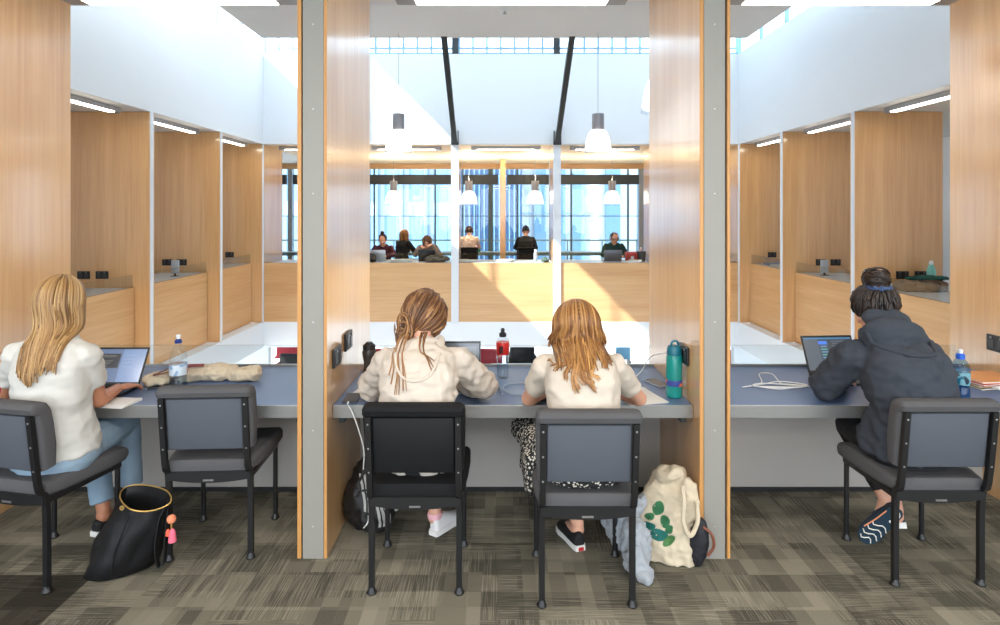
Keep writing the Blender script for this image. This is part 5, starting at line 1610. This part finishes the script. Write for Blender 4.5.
for i, (px, py, rx, rz_, an, mi) in enumerate(((663, 517, .034, .024, 55, 0), (654, 525, .024, .014, 25, 0), (653, 533, .028, .015, 5, 1), (661, 539, .042, .024, 5, 1), (668, 527, .026, .020, 60, 0), (670, 543, .036, .017, 40, 2), (671, 533, .022, .014, 35, 0))):
    c = at(px, py, 2.88); a = rad(an)
    bm = BM(); cv = None
    ringp = []
    for s in (.0, .5, 1.):
        ringp.append([(c.x + (math.cos(b) * rx * math.cos(a) - math.sin(b) * rz_ * math.sin(a)) * s, c.z + (math.cos(b) * rx * math.sin(a) + math.sin(b) * rz_ * math.cos(a)) * s) for b in [2 * PI * q / 18 for q in range(18)]])
    def P_(x, z):
        y = bkt(z, x); return V((x, (y if y < 5 else 2.95) - .0025, z))
    cv = bm.verts.new(P_(c.x, c.z)); r1 = [bm.verts.new(P_(*p)) for p in ringp[1]]; r2 = [bm.verts.new(P_(*p)) for p in ringp[2]]
    for q in range(18):
        bm.faces.new((cv, r1[q], r1[(q + 1) % 18])); bm.faces.new((r1[q], r2[q], r2[(q + 1) % 18], r1[(q + 1) % 18]))
    bmesh.ops.solidify(bm, geom=list(bm.faces), thickness=.0015)
    finish('printed_oval', bm, M_leafs[mi], t)
bm = BM(); tube(bm, smooth_path([V((.90, 2.93, .36)), V((.895, 2.885, .30)), V((.885, 2.865, .22)), V((.915, 2.855, .16)), V((.955, 2.87, .22)), V((.96, 2.90, .30))], 6), .011, 8); finish('handle', bm, M_canvas, t)
# dark bag with a brown strap behind it
t = thing('shoulder_bag', 'small dark bag with brown strap behind the cotton tote at the grey post', 'bag', (.985, 2.89, 0))
bm = BM(); ell(bm, (.965, 2.885, .115), (.042, 0, 0), (0, .05, 0), (.01, 0, .115), 18); me = remesh(bm, .006, 3, .5, crumple(.008, 14, 4.))
for v in me.vertices: v.co.z = max(v.co.z, .003)
finish('bag_body', me, mat('navy_black_cloth', srgb(24, 26, 34), .7), t, ang=80)
bm = BM(); tube(bm, smooth_path([V((.975, 2.85, .205)), V((1.010, 2.835, .175)), V((1.018, 2.832, .12)), V((.99, 2.835, .075))], 6), .007, 8); finish('strap', bm, mat('brown_strap', srgb(120, 66, 44), .5), t)
# pale blue-grey jacket
t = thing('jacket', 'pale blue-grey jacket dropped on the carpet left of the cotton tote', 'jacket', (.63, 2.95, 0))
bm = BM()
for c, a, b_, d in (((.66, 3.02, .13), (.10, 0, .02), (0, .08, 0), (0, 0, .12)), ((.665, 2.90, .10), (.065, 0, 0), (0, .075, 0), (.0, 0, .11)), ((.655, 2.83, .06), (.055, 0, 0), (0, .07, 0), (0, 0, .07)), ((.60, 3.07, .11), (.060, 0, 0), (0, .06, 0), (-.02, 0, .08)), ((.73, 3.05, .20), (.04, 0, 0), (0, .05, 0), (.02, 0, .07)), ((.675, 2.775, .025), (.035, .0, 0), (0, .05, 0), (0, 0, .03))):
    ell(bm, c, a, b_, d, 20)
me = remesh(bm, .007, 3, .5, crumple(.024, 13, 6.))
for v in me.vertices: v.co.z = max(v.co.z, .003)
finish('cloth', me, mat('pale_blue_grey_cotton', srgb(160, 165, 172), .85, var=.06, bump=.1, bscale=250), t, ang=80)
bm = BM(); ell(bm, (.683, 2.742, .022), (.026, .01, 0), (0, .012, 0), (0, 0, .013), 14); finish('lining', bm, mat('blue_lining', srgb(70, 104, 148), .8), t)
# ------------------------------------------------------------------ things in the wings
t = thing('duffel_bag', 'grey-brown bag on the right wing desk with a green cloth on top', 'bag', (5.28, 7.5, .716))
bm = BM(); ell(bm, (5.28, 7.5, .785), (.33, 0, 0), (0, .14, 0), (0, 0, .075), 24); box(bm, 5.0, 5.55, 7.40, 7.60, .72, .82)
me = remesh(bm, .014, 4, .5, crumple(.022, 9, 2.))
for v in me.vertices: v.co.z = max(v.co.z, .717)
finish('bag_body', me, mat('taupe_canvas', srgb(132, 112, 94), .85, var=.15), t, ang=80)
bm = BM(); tube(bm, smooth_path([V((5.12, 7.38, .80)), V((5.2, 7.36, .85)), V((5.38, 7.36, .85)), V((5.45, 7.38, .80))], 5), .010, 8); finish('handle', bm, mat('taupe_strap', srgb(96, 80, 66), .8), t)
t = thing('cloth', 'dark green cloth folded over the bag in the right wing', 'cloth', (5.36, 7.5, .85))
bm = BM(); ell(bm, (5.36, 7.5, .872), (.27, 0, .0), (0, .11, 0), (0, 0, .026), 20); finish('folds', remesh(bm, .012, 3, .5, crumple(.02, 12, 5.)), mat('dark_green_cloth', srgb(30, 84, 78), .9), t, ang=80)
t = thing('flask', 'pale mint flask with white lid behind the green cloth in the right wing', 'flask', (5.53, 7.66, .716))
bm = BM(); lathe(bm, [(.045, .717), (.05, .722), (.05, .96), (.035, 1.0), (.022, 1.03)], (5.53, 7.66, 0), 18); finish('flask_body', bm, mat('mint_enamel', srgb(128, 206, 200), .35), t)
bm = BM(); lathe(bm, [(.024, 1.031), (.026, 1.036), (.024, 1.07), (.01, 1.08)], (5.53, 7.66, 0), 16); finish('lid', bm, M_white, t)
t = thing('paper_stack', 'small white stack of papers left of the bag in the right wing', 'paper', (4.98, 7.66, .716))
for i in range(3):
    bm = BM(); box(bm, 4.90, 5.10, 7.58, 7.76, .717 + .02 * i, .733 + .02 * i, bev=.003); finish('sheaf', bm, M_paper, t, False)
def stand_box(label, x, y, w, h, m):
    t = thing('screen_stand', label, 'screen', (x, y, .716))
    bm = BM(); box(bm, x - w / 2, x + w / 2, y - .012, y + .012, .76, .76 + h, bev=.006); finish('panel', bm, m, t)
    bm = BM(); box(bm, x - .05, x + .05, y - .05, y + .05, .7165, .724, bev=.003); box(bm, x - .012, x + .012, y - .006, y + .006, .724, .762); finish('stand', bm, M_dark, t, False)
M_pgrey = mat('pale_grey_plastic', srgb(176, 184, 192), .4)
stand_box('grey standing screen in the second bay of the right wing', 5.06, 9.3, .12, .20, M_pgrey)
stand_box('grey standing screen in the second bay of the left wing', -4.95, 9.2, .12, .20, M_pgrey)
t = thing('book', 'blue book lying in the last bay of the right wing', 'book', (5.2, 11.2, .716)); bm = BM(); box(bm, 5.0, 5.45, 11.05, 11.3, .717, .745, bev=.004); finish('cover', bm, mat('blue_cover', srgb(84, 120, 160), .5), t); bm = BM(); box(bm, 5.01, 5.44, 11.045, 11.2, .722, .740); finish('pages', bm, M_paper, t, False)

# far row desks: laptops, bags, bottles
FD = YD + .30
def lid_back(label, x, y, w, m, rz=PI, tilt=18):
    return laptop(label, (x, y, .716), rz, w, .23, tilt, .23, m, [(0, 1, 0, 1, (180, 190, 200), .6)])
lid_back('silver laptop facing the woman in maroon', at(378, 0, FD + .1).x, FD + .05, .34, M_laps)
lid_back('black laptop before the slumped person at the far row', at(427, 0, FD + .1).x, FD + .1, .34, M_lapk)
lid_back('dark grey laptop facing the man in green', at(612, 0, FD + .1).x, FD + .05, .36, M_lapg)
def far_bag(label, px, w, h, m, y=FD - .12):
    x = at(px, 0, y).x
    t = thing('bag', label, 'bag', (x, y, .716))
    bm = BM(); ell(bm, (x, y, .716 + h * .5), (w / 2, 0, 0), (0, .12, 0), (0, 0, h * .55), 20); me = remesh(bm, .012, 3, .5, crumple(.025, 9, px * .1))
    for v in me.vertices: v.co.z = max(v.co.z, .717)
    finish('bag_body', me, m, t, ang=80)
    bm = BM(); tube(bm, smooth_path([V((x - w * .25, y - .02, .72 + h * .9)), V((x, y - .04, .72 + h * 1.15)), V((x + w * .25, y - .02, .72 + h * .9))], 5), .012, 6); finish('handle', bm, m, t)
far_bag('black bag left of the silver laptop in the far row', 371, .22, .14, M_nylon)
far_bag('grey-brown bag in front of the slumped person', 437, .50, .12, mat('grey_brown_cloth', srgb(92, 84, 74), .9))
far_bag('dark green bag at the right of the far middle bay', 545, .14, .08, mat('moss_cloth', srgb(70, 84, 74), .9))
t = thing('box_file', 'red box file right of the dark grey laptop in the far row', 'box', (at(633, 0, FD).x, FD + .1, .716)); x = at(633, 0, FD).x
bm = BM(); box(bm, x - .12, x + .10, FD + .05, FD + .2, .717, .90, bev=.006); finish('case', bm, mat('red_board', srgb(176, 42, 38), .5), t); bm = BM(); box(bm, x - .03, x + .03, FD + .045, FD + .0495, .76, .82); finish('spine_label', bm, M_paper, t, False)
t = thing('desk_bin', 'grey desk bin at the right end of the far right bay', 'bin', (2.86, FD + .1, .716)); bm = BM(); lathe(bm, [(.075, .717), (.09, .90), (.095, .905), (.085, .895), (.07, .73)], (2.86, FD + .1, 0), 20); finish('bin_body', bm, M_dark, t)
bm = BM(); lathe(bm, [(.096, .906), (.098, .915), (.03, .93)], (2.86, FD + .1, 0), 20); finish('lid', bm, M_lapk, t)
def far_bottle(label, px, y, z0, h, m, mc):
    x = at(px, 0, y).x; t = thing('bottle', label, 'bottle', (x, y, z0))
    bm = BM(); lathe(bm, [(.032, z0 + .001), (.036, z0 + .006), (.036, z0 + h * .65), (.018, z0 + h * .82)], (x, y, 0), 16); finish('bottle_shell', bm, m, t)
    bm = BM(); lathe(bm, [(.020, z0 + h * .821), (.020, z0 + h * .97), (.012, z0 + h)], (x, y, 0), 14); finish('cap', bm, mc, t)
far_bottle('white bottle beside the person in the dark beanie', 535.5, FD + .1, .716, .24, M_pgrey, M_white)
far_bottle('green bottle beside the man in the pale shirt', 479, 15.3, .681, .27, mat('green_bottle', srgb(40, 110, 70), .3), M_white)
far_bottle('pale red bottle behind the red box file', 641, 12.6 - .25, .716, .26, mat('pinkish_bottle', srgb(206, 120, 118), .4), M_white)
for (px, y, w, lab) in ((400, FD, .42, 'loose papers between the silver and the black laptop'), (505, FD, .30, 'loose papers left of the middle far bay'), (463, FD - .05, .3, 'papers before the man in the pale shirt'), (634, FD - .18, .24, 'papers before the red box file')):
    x = at(px, 0, y).x; t = thing('paper_stack', lab, 'paper', (x, y, .716))
    rnd = random.Random(px)
    for i in range(4):
        Mx = Matrix.Translation((x + rnd.uniform(-.05, .05), y, .717 + .012 * i)) @ Matrix.Rotation(rnd.uniform(-.3, .3), 4, 'Z'); bm = BM(); box(bm, -w / 2, w / 2, -.1, .1, 0, .011, M=Mx); finish('sheaf', bm, M_paper, t, False)

# ------------------------------------------------------------------ people in the far wing
def far_J(x, y, ang, lean=0., k=1., headpitch=-.15, turn=0., arms=.30, up=0.):
    M = Matrix.Translation((x, y, 0)) @ Matrix.Rotation(ang, 4, 'Z')
    J = dict(pelvis=(0, 0, .56), waist=(0, -.01 + lean * .2, .76), chest=(0, .01 + lean * .6, .94 - abs(lean) * .15), sho=(0, .03 + lean * .9, 1.03 - abs(lean) * .32), neck=(0, .05 + lean * 1.15, 1.09 - abs(lean) * .42), head=(0, .08 + lean * 1.5, 1.205 - abs(lean) * .62),
             shL=(-.165, .04 + lean, 1.015 - abs(lean) * .35), shR=(.165, .04 + lean, 1.015 - abs(lean) * .35), elL=(-.25, .16 + lean, .79), elR=(.25, .16 + lean, .79), wrL=(-.12, arms + .08 + lean, .78), wrR=(.12, arms + .08 + lean, .78),
             hipL=(-.09, .04, .53), hipR=(.09, .04, .53), knL=(-.1, .45, .53), knR=(.1, .45, .53), anL=(-.1, .46, .10), anR=(.1, .46, .10))
    J = {n: M @ V(p) + V((0, 0, up if n not in (('elL', 'elR', 'wrL', 'wrR') if up < 0 else ()) + ('knL', 'knR', 'anL', 'anR', 'hipL', 'hipR', 'pelvis') else 0)) for n, p in J.items()}
    J['face'] = M.to_3x3() @ V((math.sin(turn), math.cos(turn), headpitch)); J['ftL'] = J['ftR'] = M.to_3x3() @ V((0, 1, -.1)); J['hdL'] = M.to_3x3() @ V((.3, 1, 0)); J['hdR'] = M.to_3x3() @ V((-.3, 1, 0)); J['k'] = k
    return J
def eyes(J, parent):
    F, U, R = head_axes(J); c = V(J['head'])
    for s in (-1, 1):
        bm = BM(); ell(bm, c + R * s * .031 - U * .002 + F * .078, R * .013, F * .010, U * .007, 12); e = finish('eye', bm, M_paper, parent)
        bm = BM(); ell(bm, c + R * s * .031 - U * .002 + F * .0835, R * .006, F * .006, U * .006, 10); finish('iris', bm, M_lapk, e)
        bm = BM(); tube(bm, [c + R * s * .014 + U * .020 + F * .090, c + R * s * .032 + U * .025 + F * .088, c + R * s * .052 + U * .018 + F * .078], .0035, 6); finish('eyebrow', bm, mat('brow_brown', srgb(58, 40, 32), .8), parent)
def far_person(label, J, top, m, sleeve, mp=None, hair=None, skin=None):
    t = thing('person', label, 'person', (J['pelvis'].x, J['pelvis'].y, 0))
    body(J, .008, t, skin or M_skin)
    g = top_garment(top, J, t, m, .016, sleeve, .013, .010, hem=.03, rs=(.064, .058, .046), seed=J['pelvis'].x)
    trousers('trousers', J, t, mp or M_jean, .014)
    for s in 'LR':
        a = V(J['an' + s]); f = V(J['ft' + s]).normalized(); f.z = 0
        shoe('shoe', V((a.x, a.y, .004)) - f * .05, V((a.x, a.y, .004)) + f * .19, (0, 0, 1), t, M_shoek, M_sole)
    return t, g
M_maroon = mat('maroon_knit', srgb(74, 30, 46), .9)
M_green = mat('bottle_green_fleece', srgb(34, 66, 60), .9)
M_blackk = mat('black_knit', srgb(22, 24, 27), .9)
M_beige = mat('pale_pink_beige_cotton', srgb(206, 182, 168), .9)
M_taupe = mat('taupe_knit', srgb(128, 114, 104), .9)
def buds(parent, J, m=None, band=True):
    F, U, R = head_axes(J); c = V(J['head']); m = m or M_lapk
    if band:
        bm = BM(); tube(bm, [c + R * .088 * math.sin(a) + U * (.010 + .112 * math.cos(a)) for a in [rad(-88 + 176 * q / 14) for q in range(15)]], .008, 8); o = finish('headphone_band', bm, m, parent)
    for s in (-1, 1):
        bm = BM(); ell(bm, c + R * s * .090 - U * .012, R * .020, F * .036, U * .042, 16); finish('ear_cup', bm, m, parent)
# maroon, facing the camera, topknot
J = far_J(at(384, 0, 12.95).x, 12.95, PI, lean=.05, headpitch=-.35, up=-.07)
t, g = far_person('woman with dark topknot in maroon sweater reading behind a silver laptop', J, 'sweater', M_maroon, 1.9)
eyes(J, t); scalp(J, t, H_black, rx=.080, ry=.098, rz=.098, lift=.022, backs=.020)
F, U, R = head_axes(J); tk = V(J['head']) + V((-.01, .02, .125))
swept(J, tuple(tk), 160, 51, H_black, t, rx=.083, ry=.100, rz=.108, tail=0, arc=(-115, 115), thm=100)
bm = BM(); ell(bm, tk + V((0, 0, .03)), (.038, 0, 0), (0, .038, 0), (0, 0, .034), 16); finish('topknot', remesh(bm, .006, 1, .5, crumple(.008, 40, 1.)), mat('black_bun', srgb(26, 20, 20), .6), t, ang=80)
# blonde in black, back turned
J = far_J(at(402, 0, 13.9).x, 13.9, -rad(35), headpitch=-.15, up=-.04)
t, g = far_person('woman with long blonde hair in black, turned away beside the woman in maroon', J, 'sweater', M_blackk, 1.9)
scalp(J, t, H_gold, tone=.5); long_hair(J, .22, t, H_gold, n=200, seed=61, rr=.009)
# slumped on the desk
J = far_J(at(429, 0, 12.95).x, 12.95, PI, lean=.20, headpitch=-.75)
J['elL'] = J['shL'] + V((.10, -.12, -.14)); J['wrL'] = J['head'] + V((.10, -.05, -.06)); J['elR'] = J['shR'] + V((-.08, -.12, -.14)); J['wrR'] = J['head'] + V((-.10, -.05, -.10))
t, g = far_person('person with brown hair in taupe top, head sunk on hand behind the black laptop', J, 'sweater', M_taupe, 1.85)
eyes(J, t); scalp(J, t, H_lbrown, rx=.088, ry=.104, rz=.106, tone=.3, lift=.02); swept(J, tuple(J['head'] + V((.02, .06, -.02))), 160, 71, H_lbrown, t, rx=.096, ry=.108, rz=.114, tail=.03, thm=100)
# pale shirt with headphones, back turned
J = far_J(at(469, 0, 14.55).x, 14.55, 0, headpitch=-.3, k=1.06, up=.045, lean=.02)
t, g = far_person('man in pale shirt with black headphones seen from behind in the far wing', J, 'tee_shirt', M_beige, .62)
scalp(J, t, H_lbrown, rx=.079, ry=.098, rz=.100, tone=.15, lift=.016); 
rnd = random.Random(81); st = []
F, U, R = head_axes(J); c_ = V(J['head']) + U * .014 - F * .008
for i in range(220):
    a, th = rnd.uniform(-2.2, 2.2), rnd.uniform(0, 1.75)
    d = R * math.sin(th) * math.sin(a) - F * math.sin(th) * math.cos(a) + U * math.cos(th); p = c_ + R * d.dot(R) * .078 + F * d.dot(F) * .097 + U * d.dot(U) * .100
    q = p + d * .014 - U * .012; st.append(([p, (p + q) / 2 + d * .004, q], [.005, .0045, .002], min(1, max(0, rnd.gauss(.3, .2)))))
strand_mesh('short_hair', st, H_lbrown, t); buds(t, J)
# beanie, back turned
J = far_J(at(526, 0, 14.55).x, 14.55, 0, headpitch=-.3, k=1.1, up=.03, lean=.02)
t, g = far_person('person in dark beanie and black sweater seen from behind in the far wing', J, 'sweater', M_blackk, 1.9)
F, U, R = head_axes(J); c_ = V(J['head'])
bm = BM()
rr = [(.088, .106, -.004), (.090, .108, .02), (.089, .106, .06), (.078, .092, .095), (.055, .064, .125), (.028, .032, .148), (.008, .01, .158)]
loft(bm, [[c_ + U * z - F * .006 + R * math.cos(a) * rx + F * math.sin(a) * ry for a in [2 * PI * q / 24 for q in range(24)]] for rx, ry, z in rr]); b_ = finish('beanie', bm, mat('navy_knit', srgb(26, 30, 44), .95, bump=.2, bscale=200), t)
bm = BM(); tube(bm, [c_ + U * .006 - F * .006 + R * math.cos(2 * PI * q / 24) * .090 + F * math.sin(2 * PI * q / 24) * .108 for q in range(24)], .013, 8, closed=True, cap=False); finish('beanie_cuff', bm, mat('navy_knit_cuff', srgb(22, 26, 38), .95), b_)
# green fleece with glasses and headphones, facing the camera
J = far_J(at(613, 0, 12.95).x, 12.95, PI, lean=.05, headpitch=-.30, turn=-.25, k=1.05, up=-.03)
t, g = far_person('man in bottle green fleece with glasses and headphones behind the dark grey laptop', J, 'fleece', M_green, 1.9)
eyes(J, t); scalp(J, t, H_dark, rx=.079, ry=.094, rz=.092, lift=.030, backs=.024); swept(J, tuple(J['head'] + V((0, .07, -.03))), 150, 91, H_dark, t, rx=.082, ry=.098, rz=.106, tail=0, thm=85, arc=(-125, 125)); buds(t, J, M_pgrey)
F, U, R = head_axes(J); c_ = V(J['head']); bm = BM()
for s in (-1, 1):
    tube(bm, [c_ + R * (s * .032 + .022 * math.cos(2 * PI * q / 14)) + U * (-.003 + .016 * math.sin(2 * PI * q / 14)) + F * .100 for q in range(14)], .003, 6, closed=True, cap=False)
    tube(bm, [c_ + R * s * .054 + U * .0 + F * .099, c_ + R * s * .078 + F * .02], .003, 6)
tube(bm, [c_ - R * .010 + F * .101, c_ + R * .010 + F * .101], .003, 6); finish('glasses', bm, M_lapk, t)
# chairs of the two who face the window
dup(chk, (at(469, 0, 14.4).x, 14.47, 0), 0, 'black chair of the man in the pale shirt', 'far wing chairs')
dup(chk, (at(526, 0, 14.4).x, 14.47, 0), 0, 'black chair of the person in the dark beanie', 'far wing chairs')
for px, lab in ((384, 'black chair hidden behind the woman in maroon'), (429, 'black chair behind the slumped person'), (613, 'black chair behind the man in green')):
    pass

# ------------------------------------------------------------------ the level below, seen over our desks
M_redv = mat('red_upholstery', srgb(150, 30, 42), .8)
def armchair(label, x, y, rz, m, grp):
    t = thing('armchair', label, 'armchair', (x, y, ZF2), rz, group=grp); Mx = PM[t.name]
    bm = BM(); box(bm, -.36, .36, -.32, .32, .18, .44, bev=.05, M=Mx, seg=3); finish('seat', bm, m, t)
    bm = BM(); box(bm, -.36, .36, .20, .36, .40, .92, bev=.06, M=Mx, seg=3); finish('backrest', bm, m, t)
    for s in (-1, 1):
        bm = BM(); box(bm, s * .36 - .06, s * .36 + .06, -.30, .34, .20, .62, bev=.04, M=Mx, seg=3); finish('armrest', bm, m, t)
        for q in (-1, 1):
            bm = BM(); tube(bm, [Mx @ V((s * .3, q * .26, 0)), Mx @ V((s * .3, q * .26, .2))], .02, 8); finish('leg', bm, M_dark, t)
def table(label, x, y, w, l, h):
    t = thing('table', label, 'table', (x, y, ZF2))
    bm = BM(); box(bm, x - w / 2, x + w / 2, y - l / 2, y + l / 2, ZF2 + h - .03, ZF2 + h, bev=.006); finish('tabletop', bm, M_white, t)
    for sx in (-1, 1):
        for sy in (-1, 1):
            bm = BM(); tube(bm, [V((x + sx * (w / 2 - .06), y + sy * (l / 2 - .06), ZF2)), V((x + sx * (w / 2 - .06), y + sy * (l / 2 - .06), ZF2 + h - .031))], .018, 8); finish('leg', bm, M_dark, t)
YL = 17.0
X_ = lambda px, y=YL: at(px, 0, y).x
armchair('red armchair seen below through the left bay', X_(284), YL + .7, PI, M_redv, 'armchairs of the level below')
table('white table below in front of the red armchair, left bay', X_(276), YL - .6, .6, .6, .72)
t = thing('book', 'blue book on the white table below in the left bay', 'book', (X_(273), YL - .7, ZF2 + .72)); bm = BM(); box(bm, X_(273, YL) - .12, X_(273, YL) + .12, YL - .85, YL - .6, ZF2 + .721, ZF2 + .80, bev=.005); finish('cover', bm, M_blue, t); bm = BM(); box(bm, X_(273) - .115, X_(273) + .115, YL - .853, YL - .65, ZF2 + .735, ZF2 + .785); finish('pages', bm, M_paper, t, False)
armchair('black armchair below at the edge of the left grey post', X_(301), YL - .3, rad(172), M_fabk, 'armchairs of the level below')
armchair('red armchair below beside the black flask', X_(380), YL + .3, PI, M_redv, 'armchairs of the level below')
armchair('red armchair below, left of the sports bottle', X_(487), YL + .3, rad(175), M_redv, 'armchairs of the level below')
armchair('black armchair below, just right of the sports bottle', X_(522), YL + .75, rad(185), M_fabk, 'armchairs of the level below')
table('long white table below between the two women', X_(516), YL - .7, 1.4, .7, .60)
armchair('red armchair below at the left edge of the right bay', X_(737), YL + .2, rad(190), M_redv, 'armchairs of the level below')
M_bluew = mat('blue_board', srgb(110, 160, 190), .5)
t = thing('display_board', 'pale blue display board standing below beside the beige door', 'board', (X_(634), YL + 1.5, ZF2)); bm = BM(); box(bm, X_(634) - .22, X_(634) + .22, YL + 1.48, YL + 1.52, ZF2 + .25, ZF2 + 1.8, bev=.01); finish('board_face', bm, M_bluew, t)
for s in (-1, 1):
    bm = BM(); box(bm, X_(634) + s * .18 - .02, X_(634) + s * .18 + .02, YL + 1.3, YL + 1.7, ZF2, ZF2 + .26); finish('foot', bm, M_dark, t, False)
